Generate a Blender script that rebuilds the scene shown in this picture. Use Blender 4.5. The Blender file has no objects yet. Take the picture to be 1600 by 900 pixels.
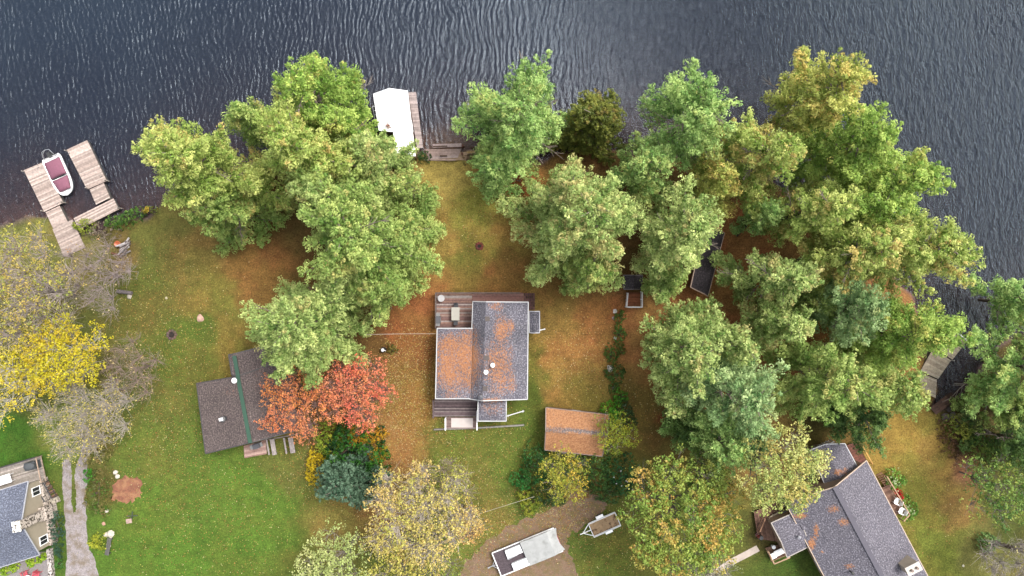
import bpy, math, random
import numpy as np
from mathutils import Vector, Matrix

# ------------------------------------------------------------------ camera, sky, sun, exposure
H = 76.0                       # drone height over the lawn
F = 1600 * 24.0 / 36.0         # focal length in pixels of a 1600 px wide frame
sc = bpy.context.scene
C = sc.collection
cam_d = bpy.data.cameras.new('camera'); cam_d.lens = 24.0; cam_d.sensor_width = 36.0
cam_d.clip_start = 0.5; cam_d.clip_end = 2500
cam = bpy.data.objects.new('camera', cam_d); C.objects.link(cam)
cam.location = (0, 0, H); cam.rotation_euler = (0, 0, 0)
sc.camera = cam

SUN_EL, SUN_AZ = 58.0, 35.0    # azimuth counted from +X towards +Y
w = bpy.data.worlds.new("World"); sc.world = w; w.use_nodes = True
wn = w.node_tree; wn.nodes.clear()
sky = wn.nodes.new('ShaderNodeTexSky'); sky.sky_type = 'NISHITA'; sky.sun_disc = False
sky.sun_elevation = math.radians(SUN_EL); sky.sun_rotation = math.radians(90 - SUN_AZ)
sky.air_density = 1.6; sky.dust_density = 6.0; sky.ozone_density = 1.0
hs = wn.nodes.new('ShaderNodeHueSaturation'); hs.inputs['Saturation'].default_value = 0.35
bg = wn.nodes.new('ShaderNodeBackground'); bg.inputs['Strength'].default_value = 0.15
wo = wn.nodes.new('ShaderNodeOutputWorld')
wn.links.new(sky.outputs[0], hs.inputs['Color']); wn.links.new(hs.outputs[0], bg.inputs[0]); wn.links.new(bg.outputs[0], wo.inputs[0])
sd = bpy.data.lights.new('sun', 'SUN'); sd.energy = 1.0; sd.angle = math.radians(16); sd.color = (1.0, 0.965, 0.91)
sun = bpy.data.objects.new('sun', sd); C.objects.link(sun)
sv = Vector((math.cos(math.radians(SUN_EL)) * math.cos(math.radians(SUN_AZ)), math.cos(math.radians(SUN_EL)) * math.sin(math.radians(SUN_AZ)), math.sin(math.radians(SUN_EL))))
sun.rotation_euler = sv.to_track_quat('Z', 'Y').to_euler(); sun.location = (60, 40, 90)
sc.view_settings.view_transform = 'Standard'; sc.view_settings.look = 'None'
sc.view_settings.gamma = 1; sc.view_settings.use_curve_mapping = False
sc.view_settings.exposure = 1.3
sc.render.engine = 'CYCLES'
sc.cycles.max_bounces = 6; sc.cycles.transparent_max_bounces = 8
sc.cycles.transmission_bounces = 3; sc.cycles.diffuse_bounces = 3; sc.cycles.glossy_bounces = 2

# ------------------------------------------------------------------ helpers
ALB = 0.5                       # how the photograph's sunlit values relate to base colours
def lin(v):
    v = v / 255.0
    return v / 12.92 if v <= 0.04045 else ((v + 0.055) / 1.055) ** 2.4
def col(r, g, b, k=1.0):
    return (lin(r) * ALB * k, lin(g) * ALB * k, lin(b) * ALB * k)
def P(px, py, z=0.0):           # photograph pixel at height z -> world point
    s = (H - z) / F
    return Vector(((px - 800) * s, (450 - py) * s, z))
def hexn(n): return 0.0

def children(o): return [c for c in bpy.data.objects if c.parent == o]
def tag(o, label=None, cat=None, group=None, kind=None):
    if label: o['label'] = label
    if cat: o['category'] = cat
    if group: o['group'] = group
    if kind: o['kind'] = kind
    return o
def empty(name, loc, rz=0.0, label=None, cat=None, group=None):
    o = bpy.data.objects.new(name, None); C.objects.link(o)
    o.empty_display_size = 0.3
    o.location = loc; o.rotation_euler = (0, 0, rz)
    return tag(o, label, cat, group)
def root_of(o):
    while o.parent: o = o.parent
    return o
def copy_tree(o, parent=None):
    c = o.copy(); C.objects.link(c)
    if parent: c.parent = parent
    for ch in o.children: copy_tree(ch, c)
    return c

class MB:
    """collects shapes; build() links them as ONE mesh object"""
    def __init__(s): s.v = []; s.f = []; s.c = []; s.uv = {}; s.deb = {}; s.mi = []
    def add(s, vs, fs, c=(1, 1, 1), mi=0):
        n = len(s.v); s.v += [tuple(v) for v in vs]
        for f in fs: s.f.append([n + i for i in f]); s.c.append(c); s.mi.append(mi)
        return s
    def box(s, cx, cy, cz, sx, sy, sz, rz=0.0, c=(1, 1, 1), mi=0, tilt=0.0):
        vs = []
        cr, sr = math.cos(rz), math.sin(rz)
        ct, st = math.cos(tilt), math.sin(tilt)
        for dz in (-.5, .5):
            for dx, dy in ((-.5, -.5), (.5, -.5), (.5, .5), (-.5, .5)):
                x, y, z = dx * sx, dy * sy, dz * sz
                y, z = y * ct - z * st, y * st + z * ct
                vs.append((cx + x * cr - y * sr, cy + x * sr + y * cr, cz + z))
        return s.add(vs, [(3, 2, 1, 0), (4, 5, 6, 7), (0, 1, 5, 4), (1, 2, 6, 5), (2, 3, 7, 6), (3, 0, 4, 7)], c, mi)
    def prism(s, poly, z0, z1, c=(1, 1, 1), mi=0):
        poly = [Vector((p[0], p[1], 0)) for p in poly]
        a = sum(poly[i].x * poly[(i + 1) % len(poly)].y - poly[(i + 1) % len(poly)].x * poly[i].y for i in range(len(poly)))
        if a < 0: poly = poly[::-1]
        n = len(poly)
        vs = [(p.x, p.y, z0) for p in poly] + [(p.x, p.y, z1) for p in poly]
        fs = [tuple(range(n - 1, -1, -1)), tuple(range(n, 2 * n))] + [(i, (i + 1) % n, n + (i + 1) % n, n + i) for i in range(n)]
        return s.add(vs, fs, c, mi)
    def bar(s, a, b, wd, ht, c=(1, 1, 1), mi=0):
        """square bar from a to b"""
        a, b = Vector(a), Vector(b); d = (b - a)
        if d.length < 1e-6: return s
        d.normalize()
        side = d.cross(Vector((0, 0, 1)))
        if side.length < 1e-3: side = Vector((1, 0, 0))
        side.normalize(); up = side.cross(d)
        vs = []
        for p in (a, b):
            for i, j in ((-.5, -.5), (.5, -.5), (.5, .5), (-.5, .5)): vs.append(p + side * (i * wd) + up * (j * ht))
        return s.add(vs, [(3, 2, 1, 0), (4, 5, 6, 7), (0, 1, 5, 4), (1, 2, 6, 5), (2, 3, 7, 6), (3, 0, 4, 7)], c, mi)
    def tube(s, a, b, r0, r1=None, n=10, c=(1, 1, 1), mi=0):
        if r1 is None: r1 = r0
        a, b = Vector(a), Vector(b); d = (b - a).normalized()
        side = d.cross(Vector((0, 0, 1)))
        if side.length < 1e-3: side = Vector((1, 0, 0))
        side.normalize(); up = side.cross(d)
        vs = []
        for p, r in ((a, r0), (b, r1)):
            for i in range(n):
                t = 2 * math.pi * i / n
                vs.append(p + side * (math.cos(t) * r) + up * (math.sin(t) * r))
        fs = [tuple(range(n)), tuple(range(2 * n - 1, n - 1, -1))] + [(i, n + i, n + (i + 1) % n, (i + 1) % n) for i in range(n)]
        return s.add(vs, fs, c, mi)
    def path(s, pts, r, n=6, c=(1, 1, 1), mi=0):
        for a, b in zip(pts[:-1], pts[1:]): s.tube(a, b, r, r, n, c, mi)
        return s
    def lathe(s, cx, cy, prof, n=16, c=(1, 1, 1), mi=0, sx=1.0, sy=1.0, rz=0.0):
        """prof: (radius, z) pairs bottom to top"""
        vs = []
        for r, z in prof:
            for i in range(n):
                t = 2 * math.pi * i / n; x, y = math.cos(t) * r * sx, math.sin(t) * r * sy
                vs.append((cx + x * math.cos(rz) - y * math.sin(rz), cy + x * math.sin(rz) + y * math.cos(rz), z))
        k = len(prof); fs = [tuple(range(n - 1, -1, -1)), tuple(range((k - 1) * n, k * n))]
        for j in range(k - 1):
            for i in range(n): fs.append((j * n + i, j * n + (i + 1) % n, (j + 1) * n + (i + 1) % n, (j + 1) * n + i))
        return s.add(vs, fs, c, mi)
    def build(s, name, mats, parent=None, world=True, smooth=False):
        me = bpy.data.meshes.new(name)
        off = Vector((0, 0, 0))
        if parent is not None and world: off = Vector(root_of(parent).location)
        me.from_pydata([(v[0] - off.x, v[1] - off.y, v[2] - off.z) for v in s.v], [], s.f)
        if not isinstance(mats, (list, tuple)): mats = [mats]
        for m in mats: me.materials.append(m)
        at = me.color_attributes.new('Col', 'FLOAT_COLOR', 'CORNER')
        arr = np.ones((len(me.loops), 4), dtype=np.float32); li = 0
        for f, c in zip(s.f, s.c):
            arr[li:li + len(f), :3] = c; li += len(f)
        at.data.foreach_set('color', arr.ravel())
        if s.uv or s.deb:
            uvl = me.uv_layers.new(name='UVMap'); da = me.attributes.new('Deb', 'FLOAT', 'POINT')
            vi = np.zeros(len(me.loops), dtype=np.int32); me.loops.foreach_get('vertex_index', vi)
            uvv = np.zeros((len(s.v), 2), dtype=np.float32); dv = np.zeros(len(s.v), dtype=np.float32)
            for k, q in s.uv.items(): uvv[k] = q
            for k, q in s.deb.items(): dv[k] = q
            uvl.data.foreach_set('uv', uvv[vi].ravel()); da.data.foreach_set('value', dv)
        me.polygons.foreach_set('material_index', np.array(s.mi, dtype=np.int32))
        if smooth: me.polygons.foreach_set('use_smooth', np.ones(len(me.polygons), dtype=bool))
        me.update()
        o = bpy.data.objects.new(name, me); C.objects.link(o)
        if parent is not None: o.parent = parent
        return o

def fast_mesh(name, V, nv, colors, mat, parent=None, off=None, smooth=False, F_=None):
    """V (N*nv,3) polygons of nv own vertices each, or F_ given"""
    V = np.asarray(V, dtype=np.float32).copy()
    if off is not None: V -= np.array(off, dtype=np.float32)
    me = bpy.data.meshes.new(name)
    me.vertices.add(len(V)); me.vertices.foreach_set('co', V.ravel())
    if F_ is None: idx = np.arange(len(V), dtype=np.int32)
    else: idx = np.asarray(F_, dtype=np.int32).ravel()
    me.loops.add(len(idx)); me.loops.foreach_set('vertex_index', idx)
    npol = len(idx) // nv
    me.polygons.add(npol); me.polygons.foreach_set('loop_start', np.arange(0, npol * nv, nv, dtype=np.int32))
    me.polygons.foreach_set('use_smooth', np.full(npol, smooth, dtype=bool))
    if colors is not None:
        at = me.color_attributes.new('Col', 'FLOAT_COLOR', 'POINT')
        cc = np.ones((len(V), 4), dtype=np.float32); cc[:, :3] = colors
        at.data.foreach_set('color', cc.ravel())
    me.materials.append(mat); me.update(calc_edges=True)
    o = bpy.data.objects.new(name, me); C.objects.link(o)
    if parent is not None: o.parent = parent
    return o

# ------------------------------------------------------------------ materials
MATS = {}
class NT:
    def __init__(s, name):
        s.m = bpy.data.materials.new(name); s.m.use_nodes = True; s.t = s.m.node_tree
        s.t.nodes.clear(); s.out = s.n('ShaderNodeOutputMaterial')
    def n(s, t, **kw):
        nd = s.t.nodes.new(t)
        for k, v in kw.items(): setattr(nd, k, v)
        return nd
    def l(s, a, b): s.t.links.new(a, b)
    def math(s, op, a, b=None, clamp=False):
        nd = s.n('ShaderNodeMath', operation=op, use_clamp=clamp)
        for i, x in enumerate((a, b)):
            if x is None: continue
            if isinstance(x, (int, float)): nd.inputs[i].default_value = x
            else: s.l(x, nd.inputs[i])
        return nd.outputs[0]
    def mix(s, f, a, b, blend='MIX'):
        nd = s.n('ShaderNodeMix', data_type='RGBA', blend_type=blend)
        for i, x in ((0, f), (6, a), (7, b)):
            if isinstance(x, (int, float)): nd.inputs[i].default_value = x
            elif isinstance(x, tuple): nd.inputs[i].default_value = (x[0], x[1], x[2], 1)
            else: s.l(x, nd.inputs[i])
        return nd.outputs[2]
    def noise(s, vec, scale, detail=3, rough=.55, dist=0.0):
        nd = s.n('ShaderNodeTexNoise'); nd.inputs['Scale'].default_value = scale
        nd.inputs['Detail'].default_value = detail; nd.inputs['Roughness'].default_value = rough; nd.inputs['Distortion'].default_value = dist
        if vec is not None: s.l(vec, nd.inputs['Vector'])
        return nd.outputs['Fac']
    def ramp(s, f, a, b, va=0.0, vb=1.0):
        nd = s.n('ShaderNodeMapRange'); nd.inputs[1].default_value = a; nd.inputs[2].default_value = b
        nd.inputs[3].default_value = va; nd.inputs[4].default_value = vb; s.l(f, nd.inputs[0])
        return nd.outputs[0]
    def mapping(s, vec, rz=0.0, scale=(1, 1, 1), loc=(0, 0, 0)):
        nd = s.n('ShaderNodeMapping'); nd.inputs['Rotation'].default_value = (0, 0, rz)
        nd.inputs['Scale'].default_value = scale; nd.inputs['Location'].default_value = loc
        s.l(vec, nd.inputs['Vector']); return nd.outputs[0]
    def bump(s, h, strength=.3, dist=.05):
        nd = s.n('ShaderNodeBump'); nd.inputs['Strength'].default_value = strength; nd.inputs['Distance'].default_value = dist
        s.l(h, nd.inputs['Height']); return nd.outputs[0]

def pm(name, c, rough=.7, var=.25, scale=3.0, metal=0.0, bump=0.0, c2=None, thr=(.45, .7), sc2=1.2, spec=.4):
    """general procedural material: base colour * Col attribute with noise variation and optional second colour patches"""
    if name in MATS: return MATS[name]
    t = NT(name); tc = t.n('ShaderNodeTexCoord'); obj = tc.outputs['Object']
    at = t.n('ShaderNodeAttribute', attribute_name='Col')
    n1 = t.noise(obj, scale, 4); k = t.ramp(n1, .25, .75, 1 - var, 1 + var)
    base = (c[0], c[1], c[2])
    if c2 is not None:
        m = t.ramp(t.noise(obj, sc2, 5, .65), thr[0], thr[1]); cc = t.mix(m, base, c2)
    else: cc = t.mix(0.0, base, base)
    cc = t.mix(1.0, cc, at.outputs['Color'], 'MULTIPLY')
    kk = t.n('ShaderNodeCombineXYZ'); [t.l(k, kk.inputs[i]) for i in range(3)]
    cc = t.mix(1.0, cc, kk.outputs[0], 'MULTIPLY')
    b = t.n('ShaderNodeBsdfPrincipled'); t.l(cc, b.inputs['Base Color'])
    b.inputs['Roughness'].default_value = rough; b.inputs['Metallic'].default_value = metal
    b.inputs['Specular IOR Level'].default_value = spec
    if bump: t.l(t.bump(t.noise(obj, scale * 6, 4), bump, .02), b.inputs['Normal'])
    t.l(b.outputs[0], t.out.inputs[0]); MATS[name] = t.m; return t.m

def roof_mat(name, ca, cb, deb, rough=.85, blotch=.3):
    t = NT(name); uv = t.n('ShaderNodeUVMap', uv_map='UVMap').outputs[0]
    tc = t.n('ShaderNodeTexCoord').outputs['Object']
    br = t.n('ShaderNodeTexBrick'); t.l(uv, br.inputs['Vector'])
    br.inputs['Scale'].default_value = 1.0; br.inputs['Brick Width'].default_value = .36; br.inputs['Row Height'].default_value = .26
    br.inputs['Mortar Size'].default_value = .012; br.inputs['Mortar Smooth'].default_value = .6; br.inputs['Bias'].default_value = -.1
    ca = tuple(x * .72 for x in ca); cb = tuple(x * .72 for x in cb)
    br.inputs['Color1'].default_value = (*ca, 1); br.inputs['Color2'].default_value = (*cb, 1)
    br.inputs['Mortar'].default_value = (ca[0] * .45, ca[1] * .45, ca[2] * .5, 1)
    sp = t.noise(t.mapping(uv, 0, (6.2, 6.6, 1)), 1.0, 2, .7)
    c = t.mix(t.ramp(sp, .52, .68), br.outputs['Color'], tuple(min(1, x * 2.1) for x in cb))
    c = t.mix(t.ramp(sp, .46, .32), c, tuple(x * .55 for x in ca))
    big = t.noise(tc, .35, 3); v = t.ramp(big, .3, .7, 1 - blotch, 1 + blotch)
    kk = t.n('ShaderNodeCombineXYZ'); [t.l(v, kk.inputs[i]) for i in range(3)]
    c = t.mix(1.0, c, kk.outputs[0], 'MULTIPLY')
    da = t.n('ShaderNodeAttribute', attribute_name='Deb').outputs['Fac']
    # fallen needles and leaves caught by the shingles
    nn = t.math('ADD', t.math('MULTIPLY', t.noise(t.mapping(uv, .3, (3.6, 4.2, 1)), 1.0, 3, .75), .5), t.math('MULTIPLY', t.noise(t.mapping(uv, .2, (9, 11, 1), (4, 4, 0)), 1.0, 2, .8), .5))
    nb = t.noise(tc, .8, 3)
    s_ = t.math('ADD', t.math('MULTIPLY', nn, 2.6), t.math('MULTIPLY', nb, .4))
    m = t.ramp(t.math('ADD', s_, da), 1.70, 1.95)
    lc = t.mix(t.ramp(t.noise(tc, 6, 4, .75), .38, .62), deb, (deb[0] * .55, deb[1] * .45, deb[2] * .42))
    c = t.mix(m, c, lc)
    b = t.n('ShaderNodeBsdfPrincipled'); t.l(c, b.inputs['Base Color']); b.inputs['Roughness'].default_value = rough
    b.inputs['Specular IOR Level'].default_value = .35
    hh = t.math('ADD', t.math('MULTIPLY', br.outputs['Fac'], -.6), t.math('ADD', t.math('MULTIPLY', sp, .6), m))
    t.l(t.bump(hh, .5, .03), b.inputs['Normal'])
    t.l(b.outputs[0], t.out.inputs[0]); return t.m

def foliage_mat(name, trans=.3, rough=.6):
    t = NT(name); at = t.n('ShaderNodeAttribute', attribute_name='Col')
    d = t.n('ShaderNodeBsdfPrincipled'); t.l(at.outputs['Color'], d.inputs['Base Color']); d.inputs['Roughness'].default_value = rough
    d.inputs['Specular IOR Level'].default_value = .25
    tr = t.n('ShaderNodeBsdfTranslucent'); t.l(at.outputs['Color'], tr.inputs['Color'])
    mx = t.n('ShaderNodeMixShader'); mx.inputs[0].default_value = trans
    t.l(d.outputs[0], mx.inputs[1]); t.l(tr.outputs[0], mx.inputs[2]); t.l(mx.outputs[0], t.out.inputs[0]); return t.m
FOL = foliage_mat('foliage', .38); LEAF = foliage_mat('leaves', .35, .5)
BARK = pm('bark', (1, 1, 1), .9, .35, 5, bump=.4)
# ------------------------------------------------------------------ ground, lake, driveways
SH = [(-900, 420), (-300, 380), (0, 352), (60, 335), (130, 356), (180, 352), (232, 332), (290, 300), (350, 272), (420, 262), (500, 250), (560, 246), (600, 246), (665, 244),
      (725, 236), (770, 238), (830, 248), (900, 240), (985, 232), (1080, 246), (1160, 262), (1240, 292), (1320, 345), (1380, 400), (1425, 460), (1450, 520), (1458, 580), (1466, 625),
      (1492, 640), (1520, 600), (1550, 560), (1620, 520), (1760, 470), (2000, 420), (2600, 380)]
SHW = np.array([[P(x, y).x, P(x, y).y] for x, y in SH])
# land polygon closed far to the south
LAND = np.vstack([[[-700, -700]], [[-700, SHW[0, 1]]], SHW, [[700, SHW[-1, 1]]], [[700, -700]]])
def seg_dist(X, Y, pts):
    d = np.full(X.shape, 1e9)
    for (ax, ay), (bx, by) in zip(pts[:-1], pts[1:]):
        vx, vy = bx - ax, by - ay; L = vx * vx + vy * vy
        t = np.clip(((X - ax) * vx + (Y - ay) * vy) / L, 0, 1)
        d = np.minimum(d, np.hypot(X - ax - t * vx, Y - ay - t * vy))
    return d
def inside(X, Y, poly):
    r = np.zeros(X.shape, dtype=bool); n = len(poly); j = n - 1
    for i in range(n):
        xi, yi = poly[i]; xj, yj = poly[j]
        if yi != yj:
            c = ((yi > Y) != (yj > Y)) & (X < (xj - xi) * (Y - yi) / (yj - yi) + xi); r ^= c
        j = i
    return r
def vnoise(X, Y, s, seed):
    """smooth value noise in numpy"""
    rg = np.random.RandomState(seed); G = rg.rand(257, 257)
    x = X * s + 97.3; y = Y * s + 41.7
    xi = np.floor(x).astype(int); yi = np.floor(y).astype(int); fx = x - xi; fy = y - yi
    fx = fx * fx * (3 - 2 * fx); fy = fy * fy * (3 - 2 * fy)
    g = lambda a, b: G[a % 257, b % 257]
    return (g(xi, yi) * (1 - fx) + g(xi + 1, yi) * fx) * (1 - fy) + (g(xi, yi + 1) * (1 - fx) + g(xi + 1, yi + 1) * fx) * fy
def sdist(X, Y):
    wx = X + (vnoise(X, Y, .5, 3) - .5) * 1.6; wy = Y + (vnoise(X, Y, .5, 4) - .5) * 1.6
    d = seg_dist(wx, wy, SHW); return np.where(inside(wx, wy, LAND), d, -d)
def axis(c, far, step, n):
    a = np.arange(-c, c + 1e-6, step); o = c + np.geomspace(step * 1.5, far - c, n)
    return np.concatenate([-o[::-1], a, o])
gx = axis(62, 650, .3, 26); gy = axis(37, 650, .3, 26)
GX, GY = np.meshgrid(gx, gy)
D = sdist(GX, GY)
def zprof(d):
    z = np.where(d > 1.1, 0.0, np.where(d > -.4, -.55 + .55 * np.clip((d + .4) / 1.5, 0, 1) ** 1.0, -.55 + np.maximum(-3.6, (d + .4) * .12)))
    return z
GZ = zprof(D)
GZ = GZ + np.where(D < 1.1, (vnoise(GX, GY, 1.4, 9) - .5) * .22 * np.clip((1.1 - D) / 1.0, 0, 1), 0)
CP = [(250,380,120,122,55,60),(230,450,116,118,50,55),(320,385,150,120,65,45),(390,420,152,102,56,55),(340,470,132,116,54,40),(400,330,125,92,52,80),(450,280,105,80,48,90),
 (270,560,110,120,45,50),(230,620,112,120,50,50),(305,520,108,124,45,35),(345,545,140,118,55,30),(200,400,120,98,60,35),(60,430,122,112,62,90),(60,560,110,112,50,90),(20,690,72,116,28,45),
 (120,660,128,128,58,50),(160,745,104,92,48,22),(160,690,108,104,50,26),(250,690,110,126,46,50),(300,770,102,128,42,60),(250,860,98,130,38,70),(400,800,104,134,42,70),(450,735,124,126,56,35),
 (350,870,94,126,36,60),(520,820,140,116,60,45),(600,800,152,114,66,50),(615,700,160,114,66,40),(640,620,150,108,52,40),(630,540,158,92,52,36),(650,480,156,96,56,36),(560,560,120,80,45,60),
 (500,640,120,85,48,60),(690,380,162,124,66,35),(760,325,156,138,64,50),(700,285,196,156,88,34),(760,265,190,146,82,28),(790,430,152,102,56,30),(735,395,124,112,50,32),(800,345,172,130,68,35),  # sandy thatch by the shore pines, painted paler to offset crown shade
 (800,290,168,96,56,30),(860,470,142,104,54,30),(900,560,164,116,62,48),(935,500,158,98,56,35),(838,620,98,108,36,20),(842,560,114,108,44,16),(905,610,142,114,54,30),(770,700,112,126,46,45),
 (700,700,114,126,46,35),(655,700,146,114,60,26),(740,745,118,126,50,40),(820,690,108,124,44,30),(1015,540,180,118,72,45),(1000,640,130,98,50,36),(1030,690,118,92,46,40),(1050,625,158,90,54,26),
 (1090,480,190,122,78,45),(1150,400,190,120,78,55),(1210,540,190,122,80,50),(1230,590,176,116,72,40),(1200,670,130,96,54,60),(1300,560,176,114,68,80),(1400,420,150,106,66,90),(1000,350,120,84,50,90),  # needle ground under the right grove, brightened in colour against the crowns' shade
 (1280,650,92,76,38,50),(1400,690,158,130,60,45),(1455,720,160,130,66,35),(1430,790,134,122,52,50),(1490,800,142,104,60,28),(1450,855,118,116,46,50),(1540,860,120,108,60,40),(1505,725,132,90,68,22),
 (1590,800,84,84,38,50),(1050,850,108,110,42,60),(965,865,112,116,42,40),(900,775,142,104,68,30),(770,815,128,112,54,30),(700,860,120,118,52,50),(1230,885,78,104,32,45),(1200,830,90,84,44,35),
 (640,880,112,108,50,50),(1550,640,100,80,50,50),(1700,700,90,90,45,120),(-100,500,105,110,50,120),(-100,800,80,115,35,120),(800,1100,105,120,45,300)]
def to_px(X, Y): return X * F / H + 800, 450 - Y * F / H
PX, PY = to_px(GX, GY)
wxp = PX + (vnoise(GX, GY, .45, 11) - .5) * 34 + (vnoise(GX, GY, 1.5, 12) - .5) * 14
wyp = PY + (vnoise(GX, GY, .45, 13) - .5) * 34 + (vnoise(GX, GY, 1.5, 14) - .5) * 14
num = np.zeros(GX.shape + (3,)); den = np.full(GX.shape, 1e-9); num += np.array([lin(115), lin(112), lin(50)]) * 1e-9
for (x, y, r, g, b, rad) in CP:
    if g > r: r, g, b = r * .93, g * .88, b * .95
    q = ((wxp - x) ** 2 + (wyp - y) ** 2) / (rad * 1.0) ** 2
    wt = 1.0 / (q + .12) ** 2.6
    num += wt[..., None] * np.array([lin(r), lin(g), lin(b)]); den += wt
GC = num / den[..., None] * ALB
gm_ = GC.mean(2, keepdims=True); GC = GC * 1.04 * np.array([.98, 1.07, .78]) + .001
GC = GC * .91 + GC.mean(2, keepdims=True) * .09
GC *= (1 + (vnoise(GX, GY, .9, 21)[..., None] - .5) * .26)
tn = np.clip((vnoise(GX, GY, .38, 22) + .6 * vnoise(GX, GY, 1.1, 23) - .85) * 1.6, -.35, .35)[..., None]
GC = GC * (1 + tn * np.array([.26, -.04, .14]))   # thin, yellowed patches and lusher ones
# garden soil next to the foundation and dark shore edge, pale sand in the shallow water by the old boathouse
sand = np.clip(1 - np.hypot((PX - 705) / 75, (PY - 222) / 42), 0, 1)[..., None]
bed = np.array(col(104, 86, 88)) * (1 - sand) + np.array(col(176, 150, 124)) * sand
uw = np.clip((.5 - D) / .6, 0, 1)[..., None]
GC = GC * (1 - uw) + bed * uw

ny, nx = GX.shape
V = np.stack([GX.ravel(), GY.ravel(), GZ.ravel()], 1)
ii, jj = np.meshgrid(np.arange(ny - 1), np.arange(nx - 1), indexing='ij')
q = (ii * nx + jj).ravel(); FQ = np.stack([q, q + 1, q + nx + 1, q + nx], 1)

def ground_mat(name, fine=.42):
    t = NT(name); tc = t.n('ShaderNodeTexCoord').outputs['Object']
    at = t.n('ShaderNodeAttribute', attribute_name='Col').outputs['Color']
    n1 = t.noise(tc, 5.5, 5, .7); n2 = t.noise(tc, 1.3, 4, .6); n3 = t.noise(t.mapping(tc, .5, (1, 1, 1), (7, 3, 0)), 14, 3, .8)
    v = t.math('MULTIPLY', t.ramp(n1, .3, .7, 1 - fine * 1.25, 1 + fine * 1.25), t.ramp(n2, .3, .7, .76, 1.24))
    v = t.math('MULTIPLY', v, t.ramp(n3, .3, .7, 1 - fine, 1 + fine))
    kk = t.n('ShaderNodeCombineXYZ'); [t.l(v, kk.inputs[i]) for i in range(3)]
    c = t.mix(1.0, at, kk.outputs[0], 'MULTIPLY')
    # dry thatch and needles among the blades
    c = t.mix(t.ramp(t.noise(t.mapping(tc, 0, (1, 1, 1), (31, 9, 0)), 3.2, 6, .75), .56, .72, 0, .32), c, col(160, 122, 60))
    c = t.mix(t.ramp(t.noise(t.mapping(tc, 0, (1, 1, 1), (3, 77, 0)), 2.4, 6, .75), .58, .72, 0, .45), c, col(78, 92, 32))
    b = t.n('ShaderNodeBsdfPrincipled'); t.l(c, b.inputs['Base Color']); b.inputs['Roughness'].default_value = .95; b.inputs['Specular IOR Level'].default_value = .15
    t.l(t.bump(t.math('ADD', n1, n3), .6, .06), b.inputs['Normal']); t.l(b.outputs[0], t.out.inputs[0]); return t.m
GM = ground_mat('turf_and_needles')
o = fast_mesh('ground', V, 4, GC.reshape(-1, 3), GM, smooth=True, F_=FQ); tag(o, 'lawn and pine needle covered ground sloping to the lake', kind='structure')

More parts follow.
